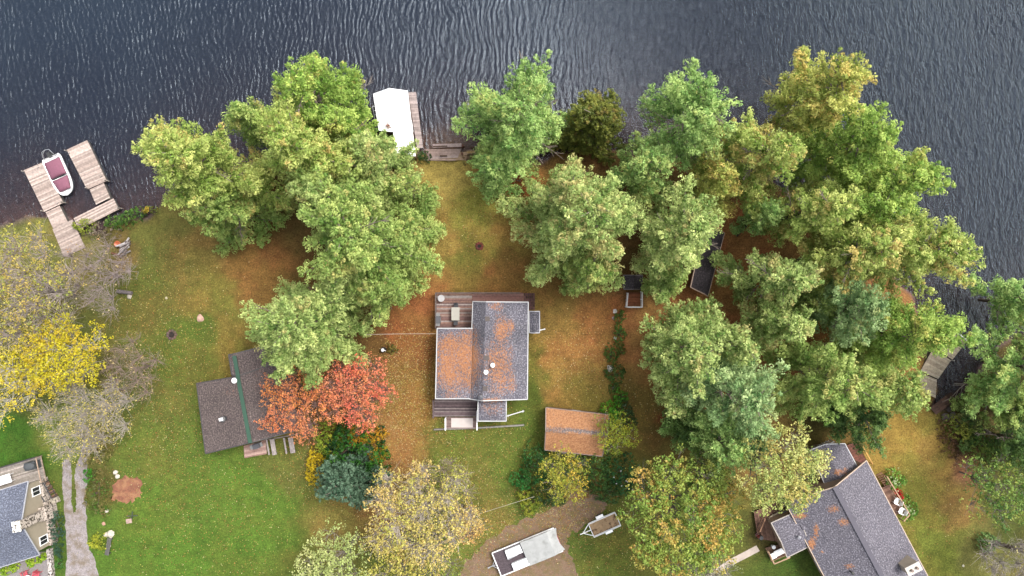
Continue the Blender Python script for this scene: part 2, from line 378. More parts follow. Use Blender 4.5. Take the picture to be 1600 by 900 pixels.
# lake
WZ = -.42
def water_mat():
    t = NT('lake_water'); tc = t.n('ShaderNodeTexCoord').outputs['Object']
    sh = t.n('ShaderNodeAttribute', attribute_name='Shallow').outputs['Fac']
    rg = t.n('ShaderNodeAttribute', attribute_name='Chop').outputs['Fac']
    wn1 = t.noise(tc, .07, 2)
    # long ripples, crests close to north-south, slowly turning
    wv = t.n('ShaderNodeVectorMath', operation='ADD'); t.l(tc, wv.inputs[0])
    dn = t.n('ShaderNodeTexNoise'); dn.inputs['Scale'].default_value = .12; dn.inputs['Detail'].default_value = 2; t.l(tc, dn.inputs['Vector'])
    ds = t.n('ShaderNodeVectorMath', operation='SCALE'); ds.inputs['Scale'].default_value = 4.0; t.l(dn.outputs['Color'], ds.inputs[0]); t.l(ds.outputs[0], wv.inputs[1])
    wc = wv.outputs[0]
    def band(rz, period, dist, dsc, loc):
        wt = t.n('ShaderNodeTexWave'); wt.wave_type = 'BANDS'; wt.bands_direction = 'X'; wt.wave_profile = 'SIN'
        wt.inputs['Scale'].default_value = .314 / period; wt.inputs['Distortion'].default_value = dist
        wt.inputs['Detail'].default_value = 2.5; wt.inputs['Detail Scale'].default_value = dsc; wt.inputs['Detail Roughness'].default_value = .6
        t.l(t.mapping(wc, math.radians(rz), (1, .45, 1), loc), wt.inputs['Vector']); return wt.outputs['Fac']
    pa = t.ramp(t.noise(tc, .35, 3), .3, .7, .4, 1.0); pb = t.ramp(t.noise(t.mapping(tc, 0, (1, 1, 1), (50, 9, 0)), .45, 3), .3, .7, .35, 1.0)
    lf = t.n('ShaderNodeAttribute', attribute_name='LeftBay').outputs['Fac']
    a = t.math('MULTIPLY', band(-6, .78, 5.0, 2.2, (0, 0, 0)), pa)
    b_ = t.math('MULTIPLY', band(14, .52, 5.0, 2.6, (5, 2, 0)), pb)
    fine = t.noise(t.mapping(tc, math.radians(-5), (4.2, 2.2, 1)), 1.0, 3, .6)
    c = t.noise(t.mapping(tc, math.radians(24), (2.2, .8, 1), (9, 4, 0)), 1.0, 4, .68, .6)
    rip = t.math('ADD', t.math('ADD', t.math('MULTIPLY', t.math('MULTIPLY', a, .10), t.ramp(lf, 0, 1, 1, .25)), t.math('ADD', t.math('MULTIPLY', b_, .09), t.math('MULTIPLY', t.math('MULTIPLY', band(-27, .6, 5.0, 2.4, (3, 8, 0)), pb), t.math('MULTIPLY', lf, .12)))), t.math('MULTIPLY', fine, .24))
    chop = t.math('ADD', t.math('MULTIPLY', c, 1.9), t.math('ADD', t.math('MULTIPLY', fine, .6), t.math('MULTIPLY', t.math('MULTIPLY', band(20, .85, 6.5, 2.4, (11, 3, 0)), pa), .2)))
    hgt = t.math('ADD', t.math('MULTIPLY', rip, t.ramp(rg, 0, 1, 1.0, .6)), t.math('MULTIPLY', chop, rg))
    bp = t.n('ShaderNodeBump'); bp.inputs['Strength'].default_value = 1.0; bp.inputs['Distance'].default_value = WAVE_D; t.l(hgt, bp.inputs['Height'])
    fr = t.n('ShaderNodeFresnel'); fr.inputs['IOR'].default_value = 1.34; t.l(bp.outputs[0], fr.inputs['Normal'])
    gl = t.n('ShaderNodeBsdfGlossy'); gl.inputs['Roughness'].default_value = .19; gl.inputs['Color'].default_value = (.76, .88, 1, 1); t.l(bp.outputs[0], gl.inputs['Normal'])
    tr = t.n('ShaderNodeBsdfTransparent'); tr.inputs['Color'].default_value = (.86, .76, .70, 1)
    df = t.n('ShaderNodeBsdfDiffuse'); t.l(t.mix(t.ramp(t.noise(tc, .05, 3), .35, .65), WCOL_A, WCOL_B), df.inputs['Color']); t.l(bp.outputs[0], df.inputs['Normal'])
    m1 = t.n('ShaderNodeMixShader'); t.l(sh, m1.inputs[0]); t.l(df.outputs[0], m1.inputs[1]); t.l(tr.outputs[0], m1.inputs[2])
    m2 = t.n('ShaderNodeMixShader'); t.l(fr.outputs[0], m2.inputs[0]); t.l(m1.outputs[0], m2.inputs[1]); t.l(gl.outputs[0], m2.inputs[2])
    t.l(m2.outputs[0], t.out.inputs[0]); return t.m
WAVE_D = .35
WCOL_A = (.007, .011, .021); WCOL_B = (.010, .016, .027)
gx2 = axis(62, 650, .6, 24); gy2 = axis(37, 650, .6, 24)
WX, WY = np.meshgrid(gx2, gy2); wd = sdist(WX, WY); wpx, wpy = to_px(WX, WY)
ny2, nx2 = WX.shape
Vw = np.stack([WX.ravel(), WY.ravel(), np.full(WX.size, WZ)], 1)
i2, j2 = np.meshgrid(np.arange(ny2 - 1), np.arange(nx2 - 1), indexing='ij')
q2 = (i2 * nx2 + j2).ravel(); keep = (wd.ravel()[q2] < 3.0)
q2 = q2[keep]; FW = np.stack([q2, q2 + 1, q2 + nx2 + 1, q2 + nx2], 1)
lake = fast_mesh('lake', Vw, 4, None, water_mat(), smooth=True, F_=FW); tag(lake, 'dark slate lake water with wind ripples', kind='structure')
depth = np.clip(-(zprof(wd)) + WZ, 0, 5)
sh = np.exp(-depth * .8) * .95
a_ = lake.data.attributes.new('Shallow', 'FLOAT', 'POINT'); a_.data.foreach_set('value', sh.ravel().astype(np.float32))
chop = np.clip((wpx - 900) / 450 + (250 - wpy) / 1200, 0, 1) * .9 + .1 * np.clip((300 - wpx) / 300, 0, 1)
left_bay = np.clip((620 - wpx) / 350, 0, 1)
a_ = lake.data.attributes.new('LeftBay', 'FLOAT', 'POINT'); a_.data.foreach_set('value', left_bay.ravel().astype(np.float32))
a_ = lake.data.attributes.new('Chop', 'FLOAT', 'POINT'); a_.data.foreach_set('value', chop.ravel().astype(np.float32))

# sheets lying on the ground
def sheet(name, pts, z, mat, label, jag=.25, sub=14, seed=1, smoothpts=True):
    rg = random.Random(seed); W_ = [P(x, y, 0) for x, y in pts]; out = []
    n = len(W_)
    for i in range(n):
        a, b = W_[i], W_[(i + 1) % n]
        p0, p3 = W_[i - 1], W_[(i + 2) % n]
        for k in range(sub):
            t = k / sub
            if smoothpts: q_ = .5 * ((2 * a) + (b - p0) * t + (2 * p0 - 5 * a + 4 * b - p3) * t * t + (3 * a - p0 - 3 * b + p3) * t ** 3)
            else: q_ = a.lerp(b, t)
            out.append(Vector((q_.x + rg.uniform(-jag, jag), q_.y + rg.uniform(-jag, jag), z)))
    from mathutils.geometry import tessellate_polygon
    bm = MB(); bm.add([(p.x, p.y, z) for p in out], [tuple(f) for f in tessellate_polygon([[Vector((p.x, p.y, 0)) for p in out]])])
    # face winding up
    for k_, f in enumerate(bm.f):
        A, B, D_ = [Vector(bm.v[q]) for q in f]
        if (B - A).cross(D_ - A).z < 0: bm.f[k_] = f[::-1]
    o = bm.build(name, mat); tag(o, label, kind='structure'); return o
def gravel_mat(name, c1, c2, c3, sc_=9.0, leaf=None):
    t = NT(name); tc = t.n('ShaderNodeTexCoord').outputs['Object']
    vo = t.n('ShaderNodeTexVoronoi'); vo.inputs['Scale'].default_value = sc_; t.l(tc, vo.inputs['Vector'])
    sep = t.n('ShaderNodeSeparateColor'); t.l(vo.outputs['Color'], sep.inputs[0])
    c = t.mix(sep.outputs[0], c1, c2); c = t.mix(t.ramp(t.noise(tc, 1.1, 4), .45, .65), c, c3)
    if leaf: c = t.mix(t.ramp(t.noise(tc, 4.5, 5, .8), .56, .66), c, leaf)
    v = t.ramp(t.noise(tc, 12, 3, .8), .3, .7, .7, 1.3); kk = t.n('ShaderNodeCombineXYZ'); [t.l(v, kk.inputs[i]) for i in range(3)]
    c = t.mix(1.0, c, kk.outputs[0], 'MULTIPLY')
    b = t.n('ShaderNodeBsdfPrincipled'); t.l(c, b.inputs['Base Color']); b.inputs['Roughness'].default_value = .95
    t.l(t.bump(vo.outputs['Distance'], .5, .04), b.inputs['Normal']); t.l(b.outputs[0], t.out.inputs[0]); return t.m
GRAV = gravel_mat('grey_gravel', col(184, 174, 174), col(144, 136, 136), col(138, 124, 108))
DIRT = gravel_mat('packed_dirt', col(148, 122, 98), col(128, 104, 84), col(122, 108, 66), 7, col(150, 92, 54))
MULCH = gravel_mat('bark_mulch', col(160, 104, 78), col(130, 84, 64), col(176, 128, 92), 6)
STONEDUST = gravel_mat('grey_patio_gravel', col(170, 162, 162), col(146, 140, 142), col(158, 150, 146), 8)
CONC = pm('concrete_path', col(205, 190, 178), .9, .15, 1.5, bump=.2)
sheet('gravel_driveway', [(98,724),(108,718),(112,742),(111,772),(114,797),(118,799),(119,772),(117,738),(126,706),(135,672),(139,672),(137,720),(135,780),(138,850),(150,880),(152,940),(100,940),(104,880),(101,800),(98,760)], .006, GRAV, 'grey gravel driveway with a grassy middle strip', .1, 10, 3)
sheet('dirt_driveway', [(752,852),(792,826),(845,800),(905,778),(940,774),(944,798),(915,822),(886,842),(900,885),(910,960),(700,960),(720,890)], .006, DIRT, 'packed dirt driveway with tyre worn bare ground', .3, 7, 4)
sheet('mulch_bed', [(180,756),(195,745),(215,748),(222,765),(212,782),(190,787),(176,776)], .006, MULCH, 'round patch of reddish mulch in the lawn', .26, 8, 5)
sheet('patio', [(-40,905),(20,868),(50,862),(76,862),(82,900),(84,960),(-40,960)], .006, STONEDUST, 'grey patio beside the blue roofed house', .03, 6, 6, False)
sheet('walkway', [(1143,872),(1182,852),(1187,861),(1150,880),(1110,905),(1100,900)], .03, CONC, 'pale concrete walkway to the brown deck', .01, 4, 7, False)
sheet('sand_beach', [(664,246),(690,240),(728,238),(760,242),(758,252),(725,250),(690,251)], .005, pm('beach_sand', col(190,160,130), .95, .2, 5), 'strip of pale sand above the waterline', .12, 8, 8)

# fallen leaves scattered on the lawns (nobody could count them)
def scatter_leaves(name, n, regions, cols, size, label, z=.02, seed=5):
    rg = np.random.RandomState(seed); pts = []
    tot = sum(r[3] for r in regions)
    for (x, y, rad, wt) in regions:
        k = int(n * wt / tot); a = rg.rand(k) * 2 * np.pi; r = rad * np.sqrt(rg.rand(k)) * (1 + .3 * rg.randn(k))
        pts.append(np.stack([x + r * np.cos(a), y + r * np.sin(a)], 1))
    pts = np.vstack(pts); X = (pts[:, 0] - 800) * H / F; Y = (450 - pts[:, 1]) * H / F
    ok = sdist(X, Y) > 1.2; X, Y = X[ok], Y[ok]; N = len(X)
    s = size * (.6 + .9 * rg.rand(N)); a = rg.rand(N) * 6.28
    tl = rg.randn(N, 2) * .25
    V = []
    for dx, dy in ((-1, 0), (0, -.6), (1, 0), (0, .6)):
        ox = (dx * np.cos(a) - dy * np.sin(a)) * s * .5; oy = (dx * np.sin(a) + dy * np.cos(a)) * s * .5
        V.append(np.stack([X + ox, Y + oy, z + np.abs(tl[:, 0] * ox + tl[:, 1] * oy)], 1))
    V = np.stack(V, 1).reshape(-1, 3)
    cc = np.array(cols)[rg.randint(0, len(cols), N)] * (.7 + .6 * rg.rand(N, 1))
    o = fast_mesh(name, V, 4, np.repeat(cc, 4, 0), LEAF); tag(o, label, 'leaf litter', kind='stuff'); return o
scatter_leaves('fallen_leaves', 26000, [(250,500,120,1.0),(230,640,120,.8),(330,780,150,.6),(620,640,70,2.2),(640,560,50,.9),(600,760,70,1.1),(740,730,110,1.0),(900,560,60,.45),(740,340,70,.25),
   (1440,780,90,.3),(960,830,90,.5),(870,800,55,.9),(760,840,60,.5),(340,840,160,.5),(500,730,60,.5),(1010,640,60,.2)],
   [col(206,196,104), col(204,176,110), col(206,150,90), col(230,214,160), col(196,160,84), col(190,120,70), col(170,120,70), col(150,100,60)], .115, 'fallen yellow and tan leaves strewn over the lawns')
# ------------------------------------------------------------------ trees
def segs_mesh(S, R, cols, n=4):
    """S (N,2,3) segments, R (N,2) radii -> quads"""
    a, b = S[:, 0], S[:, 1]; d = b - a; L = np.linalg.norm(d, axis=1, keepdims=True) + 1e-9; d = d / L
    ref = np.where(np.abs(d[:, 2:3]) > .9, np.array([[1., 0, 0]]), np.array([[0, 0, 1.]]))
    s = np.cross(d, ref); s /= np.linalg.norm(s, axis=1, keepdims=True) + 1e-9; u = np.cross(s, d)
    N = len(S); ring = []
    for k in range(n):
        t = 2 * np.pi * k / n; dr = s * np.cos(t) + u * np.sin(t)
        ring.append((a + dr * R[:, 0:1], b + dr * R[:, 1:2]))
    V = np.zeros((N, n, 4, 3))
    for k in range(n):
        k2 = (k + 1) % n
        V[:, k, 0] = ring[k][0]; V[:, k, 1] = ring[k2][0]; V[:, k, 2] = ring[k2][1]; V[:, k, 3] = ring[k][1]
    cc = np.repeat(np.asarray(cols), n * 4, axis=0)
    return V.reshape(-1, 3), cc

def puffs(rg, Cn, r, colr, k, size, up=.35, flat=.85, jit=.45, elong=1.0, axis=None, fib=0.0):
    N = len(Cn); d = rg.randn(N, k, 3); d[..., 2] += up; d /= np.linalg.norm(d, axis=2, keepdims=True) + 1e-9
    pos = Cn[:, None] + d * (r[:, None, None] * (.55 + .5 * rg.rand(N, k, 1))) * np.array([1, 1, flat])
    nrm = d + jit * rg.randn(N, k, 3); nrm[..., 2] += .15; nrm /= np.linalg.norm(nrm, axis=2, keepdims=True) + 1e-9
    t = rg.randn(N, k, 3)
    if axis is not None: t = t * (1 - fib) + axis[:, None] * fib * 2.2 + d * fib * .6
    t -= nrm * (t * nrm).sum(2, keepdims=True); t /= np.linalg.norm(t, axis=2, keepdims=True) + 1e-9
    b = np.cross(nrm, t)
    s = size * (.65 + .7 * rg.rand(N, k, 1))
    V = np.stack([pos - t * s * .62 * elong, pos + b * s * .42, pos + t * s * .62 * elong, pos - b * s * .42], 2).reshape(-1, 3)
    cc = (colr[:, None] * (.78 + .44 * rg.rand(N, k, 1))); cc = np.repeat(cc.reshape(-1, 3), 4, axis=0)
    return V, cc

def mixc(a, b, t): return a * (1 - t) + b * t
PAL = {  # foliage base colours: (young tips, older inner foliage, dry needles)
 'yellowgreen': ((208,216,120), (118,154,54), (218,190,112)),
 'limegreen':   ((190,212,104), (108,152,54), (206,200,104)),
 'green':       ((192,208,116), (104,144,58), (196,186,108)),
 'palegreen':   ((204,218,132), (108,146,64), (208,192,124)),
 'freshgreen':  ((188,214,124), (108,156,74), (194,200,112)),
 'bluegreen':   ((184,208,140), (100,142,80), (184,190,120)),
 'gold':        ((212,212,112), (134,158,60), (220,192,104)),
 'darkolive':   ((146,150,62), (82,100,42), (150,122,64)),
 'spruce':      ((112,142,114), (48,82,58), (110,130,90)),
 'dark':        ((120,150,76), (62,98,48), (120,120,66)),
}
FK = 1.62
def pal(n):
    out = [np.array(col(*c, k=FK)) for c in PAL[n]]
    return [o_ * .95 + o_.mean() * .05 for o_ in out]

def pine(cx, cy, Rpx, h, palette, label, seed, low=.22, dry=.12, dens=1.0, name='pine_tree', cat='pine tree', group='white pines around the cottages', stretch=(1, 1, 0), droop=0.0, pr=.335, step=1.15, open_=.1, fib=.5, bare=.07):
    rg = np.random.RandomState(seed); h = h * .86; p = P(cx, cy, h * .62); R = .97 * Rpx * (H - h * .5) / F
    base = Vector((p.x, p.y, float(max(-.3, zprof(sdist(np.array([p.x]), np.array([p.y])))[0]))))
    root = empty(name, base, 0, label, cat, group)
    ca, cb, cdry = pal(palette)
    S = []; SR = []; PC = []; PRr = []; PCo = []; AX = []
    # trunk with slight wander
    zs = np.linspace(0, h, 12); wx = np.cumsum(rg.randn(12) * .06); wy = np.cumsum(rg.randn(12) * .06); wx[0] = wy[0] = 0
    tr = lambda z: np.array([np.interp(z, zs, wx), np.interp(z, zs, wy), z])
    r0 = .018 * h
    for a, b in zip(zs[:-1], zs[1:]):
        S.append([tr(a), tr(b)]); SR.append([r0 * (1 - a / h) ** .8 + .02, r0 * (1 - b / h) ** .8 + .02])
    ph = rg.rand(3) * 6.28; z = h * low; az = rg.rand() * 6.28
    while z < h * .985:
        t = (z - h * low) / (h * (1 - low))
        prof = (1 - t) ** .5 * (.92 + .08 * min(1, t / .22)) + .03
        nb = 5
        for i in range(nb):
            if rg.rand() < open_: continue
            a = az + i * 2 * math.pi / nb + rg.randn() * .13
            m = 1 + .17 * math.cos(2 * a + ph[0]) + .13 * math.cos(3 * a + ph[1]) + .08 * math.cos(5 * a + ph[2])
            if stretch[2] is not None: m *= 1 + (stretch[0] - 1) * math.cos(a - stretch[2]) ** 2
            L = R * prof * m * rg.choice([rg.uniform(.5, .85), rg.uniform(.8, 1.05), rg.uniform(1.0, 1.32)])
            if L < .35: L = .35
            up = (.10 + .45 * t) ; dr = droop * (1 - t)
            dirv = np.array([math.cos(a), math.sin(a)]); perp = np.array([-dirv[1], dirv[0]]); z0 = z + rg.uniform(-.3, .3)
            c0 = tr(z0); bend = rg.randn() * .12
            def bp(s):
                q = c0.copy(); q[:2] += dirv * L * s + perp * bend * L * s * s; q[2] += L * (up * s - .22 * (1 - t) * s + (.28) * s * s - dr * s * s); return q
            br = .035 + .012 * L
            for s0, s1 in ((0, .35), (.35, .7), (.7, 1)):
                S.append([bp(s0), bp(s1)]); SR.append([br * (1 - s0) + .012, br * (1 - s1) + .012])
            tone = rg.rand(); isdry = rg.rand() < dry
            ax0 = np.array([dirv[0], dirv[1], .25 + .5 * t]); s_in = .28 if L > 2.0 else .05
            # side boughs leave the limb alternately and sweep forward; each carries a row of tufts, so a limb reads as a plume
            if open_ > 0 and L > 2 and rg.rand() < bare:   # dead limb with bare grey twigs
                for k in range(9):
                    s = rg.uniform(.25, .95); q = bp(s); sg = rg.choice([-1, 1]); e = q.copy()
                    e[:2] += perp * sg * L * .22 * (1.1 - s) + dirv * L * .14; e[2] += rg.uniform(0, .35); S.append([q, e]); SR.append([.035, .014])
                continue
            nsb = max(2, int(L / .5 * dens))
            for k in range(nsb + 1):
                s = min(1.0, s_in + (1 - s_in) * (k + rg.uniform(-.25, .25)) / nsb); c = bp(s)
                wl = (L * .235 * (1 - s) ** .55 * min(1, (s - s_in * .5) / .25 + .2) + .12) * rg.uniform(.7, 1.25)
                for sg in ((-1, 1) if k < nsb else (0,)):
                    if sg and rg.rand() < .1: continue
                    dd = dirv * .80 + perp * sg * .75 + rg.randn(2) * .12; dd /= np.linalg.norm(dd)
                    Lb = wl * 1.35 if sg else .3; nt = max(1, int(round(Lb / .31)))
                    for j in range(nt + (1 if sg else 0)):
                        f = (j + .35 * rg.rand()) / max(nt, 1); q = c.copy(); q[:2] += dd * Lb * f + rg.randn(2) * .05
                        q[2] += .16 * Lb * f - .22 * Lb * f * f * (1 - t) + rg.randn() * .13 + .06
                        PC.append(q); PRr.append(pr * rg.uniform(.62, 1.12) * (.82 + .35 * f))
                        AX.append([dd[0], dd[1], .35 + .4 * t])
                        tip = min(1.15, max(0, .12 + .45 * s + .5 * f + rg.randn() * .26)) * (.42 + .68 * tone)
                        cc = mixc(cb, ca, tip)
                        if isdry and rg.rand() < .6 or rg.rand() < dry * .3: cc = mixc(cc, cdry, rg.uniform(.3, .9))
                        PCo.append(cc)
            if L > 2.5:  # bare inner twigs
                for k in range(3):
                    s = rg.uniform(.1, .5); q = bp(s); e = q.copy(); sg = rg.choice([-1, 1])
                    e[:2] += perp * sg * L * .16 + dirv * L * .14; e[2] += rg.uniform(-.1, .3); S.append([q, e]); SR.append([.03, .012])
        az += .628 + rg.randn() * .05; z += step * rg.uniform(.8, 1.2) * (1 - .35 * t)
    # leader tuft
    for k in range(8): PC.append(tr(h * .975) - np.array([0, 0, .25 * k * .3]) + rg.randn(3) * np.array([.18, .18, .25])); PRr.append(pr * .8); PCo.append(ca); AX.append([0, 0, 1])
    S = np.array(S); SR = np.array(SR); bc = np.tile(np.array(col(150, 136, 124)), (len(S), 1)); bc[:11] = col(98, 80, 68)
    V, cc = segs_mesh(S, SR, bc, 5); fast_mesh('trunk', V, 4, cc, BARK, root)
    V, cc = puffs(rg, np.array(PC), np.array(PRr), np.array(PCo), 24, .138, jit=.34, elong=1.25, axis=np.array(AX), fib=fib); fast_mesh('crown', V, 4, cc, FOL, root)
    return root

def decid(cx, cy, Rpx, h, leafcols, label, seed, name='maple_tree', cat='maple tree', group=None, lobes=14, clus=26, leaves=12, leafsize=.17, spread=.42, ry=1.0, rot=0.0, low=.35,
          bark=(150, 140, 132), twigs=1.0, flat=.55, stems=1, hemi=True, crad=.30, trunkr=.014, lobecols=None, px_lobes=None, twr=.02, dome=.8, lobe_r=None):
    rg = np.random.RandomState(seed); p = P(cx, cy, h * .7); R = Rpx * (H - h * .7) / F
    base = Vector((p.x, p.y, float(max(-.3, zprof(sdist(np.array([p.x]), np.array([p.y])))[0]))))
    root = empty(name, base, 0, label, cat, group)
    S = []; SR = []; LC = []; LR = []; LCo = []
    lc = [np.array(col(*c, k=FK * .95)) for c in leafcols]
    ctr = np.array([0, 0, h * (low + (1 - low) * .45)])
    lob = []
    for i in range(lobes):
        if px_lobes is not None:
            x, y, f = px_lobes[i % len(px_lobes)]; q = P(x, y, h * f); lob.append(np.array([q.x - base.x, q.y - base.y, h * f])); continue
        a = i * 2.399963 + rg.rand() * .5; rr = R * .80 * math.sqrt((i + .5) / lobes)
        x, y = rr * math.cos(a), rr * math.sin(a) * ry
        x, y = x * math.cos(rot) - y * math.sin(rot), x * math.sin(rot) + y * math.cos(rot)
        lob.append(np.array([x, y, h * (low + (1 - low) * (.35 + dome * .62 * math.sqrt(max(0, 1 - (rr / R) ** 2)) + rg.uniform(-.12, .06)))]))
    fork = h * low * .55
    sts = [rg.randn(2) * .35 * (stems > 1) for _ in range(stems)]
    for s_ in sts:
        S.append([np.array([s_[0] * .5, s_[1] * .5, 0]), np.array([s_[0] * 1.5, s_[1] * 1.5, fork])]); SR.append([trunkr * h / math.sqrt(stems), trunkr * h * .75 / math.sqrt(stems)])
    lr = R * (.85 / math.sqrt(lobes)) * 1.7 if lobe_r is None else lobe_r
    for li, L in enumerate(lob):
        s_ = sts[li % stems]; f0 = np.array([s_[0] * 1.5, s_[1] * 1.5, fork]); top = np.array([L[0] * .25, L[1] * .25, fork + (L[2] - fork) * .45]) + rg.randn(3) * .15
        r1 = trunkr * h * .42
        S.append([f0, top]); SR.append([r1, r1 * .7]); S.append([top, L - np.array([0, 0, lr * .5])]); SR.append([r1 * .7, r1 * .35])
        start = L - np.array([0, 0, lr * .5])
        pl = np.array(lc[rg.randint(len(lc))]) if lobecols is None else np.array(col(*lobecols[li % len(lobecols)], k=FK * .95))
        for k in range(clus):
            d = rg.randn(3); d /= np.linalg.norm(d);
            if hemi: d[2] = abs(d[2]) * .9 - .12
            q = L + d * lr * np.array([1, 1, flat]) * rg.uniform(.55, 1.1)
            mid = start * .5 + q * .5 + rg.randn(3) * .12 * lr
            if rg.rand() < twigs:
                S.append([start, mid]); SR.append([twr * 1.6, twr]); S.append([mid, q]); SR.append([twr, twr * .55])
                for _ in range(2):
                    e = mid * .4 + q * .6 + rg.randn(3) * .28 * lr * np.array([1, 1, .6]); S.append([mid, e]); SR.append([twr * .7, twr * .35])
            if rg.rand() < leaves / 4.0:
                LC.append(q); LR.append(crad * rg.uniform(.7, 1.3)); c_ = mixc(pl, lc[rg.randint(len(lc))], rg.uniform(0, .75)); LCo.append(c_)
    S = np.array(S); V, cc = segs_mesh(S, np.array(SR), np.tile(np.array(col(*bark)), (len(S), 1)), 4); fast_mesh('trunk', V, 4, cc, BARK, root)
    if LC:
        V, cc = puffs(rg, np.array(LC), np.array(LR), np.array(LCo), int(max(4, leaves)), leafsize, up=.25, flat=.8, jit=.7, elong=.85)
        fast_mesh('crown', V, 4, cc, LEAF, root)
    return root

def bush(cx, cy, Rpx, h, cols, label, seed, ry=1.0, rot=0.0, name='shrub', cat='shrub', group='garden shrubs and hedging', pr=.16, size=.12, k=9, dens=1.0, lump=.18, base=None):
    rg = np.random.RandomState(seed); p = P(cx, cy, h * .5); R = Rpx * H / F
    bz = float(max(-.35, zprof(sdist(np.array([p.x]), np.array([p.y])))[0])) if base is None else base
    root = empty(name, Vector((p.x, p.y, bz)), 0, label, cat, group)
    lc = [np.array(col(*c, k=FK * .95)) for c in cols]
    n = int(max(30, dens * 2.6 * R * R * ry / (pr * pr))); ph = rg.rand(4) * 6.28
    a = rg.rand(n) * 6.283; u = rg.rand(n); el = np.arcsin(u ** .8)
    m = 1 + lump * np.cos(3 * a + ph[0]) + lump * .7 * np.cos(5 * a + ph[1]) * np.cos(3 * el + ph[2]) + rg.randn(n) * .06
    fill = np.where(rg.rand(n) < .8, 1, rg.rand(n) ** .5)
    x = R * np.cos(el) * np.cos(a) * m * fill; y = R * ry * np.cos(el) * np.sin(a) * m * fill; z = np.maximum(.1, h * np.sin(el) * (m * .6 + .4) * fill)
    X = x * math.cos(rot) - y * math.sin(rot); Y = x * math.sin(rot) + y * math.cos(rot)
    PCn = np.stack([X, Y, z], 1); cl = np.array(lc)[((np.sin(a * 3 + ph[3]) + np.sin(X * 3) + rg.randn(n) * .8 + 2.2) / 4.4 * len(lc)).astype(int).clip(0, len(lc) - 1)]
    V, cc = puffs(rg, PCn, pr * (.7 + .6 * rg.rand(n)), cl, k, size, up=.3)
    fast_mesh('foliage', V, 4, cc, LEAF, root)
    S = []; SR = []
    for i in range(7):
        t = rg.rand() * 6.28; e = np.array([math.cos(t) * R * .6, math.sin(t) * R * .6 * ry, h * .75]); S.append([np.array([0, 0, 0]), e * .5 + rg.randn(3) * .05]); SR.append([.05, .03]); S.append([S[-1][1], e]); SR.append([.03, .012])
    V, cc = segs_mesh(np.array(S), np.array(SR), np.tile(np.array(col(110, 95, 82)), (len(S), 1)), 4); fast_mesh('stem', V, 4, cc, BARK, root)
    return root

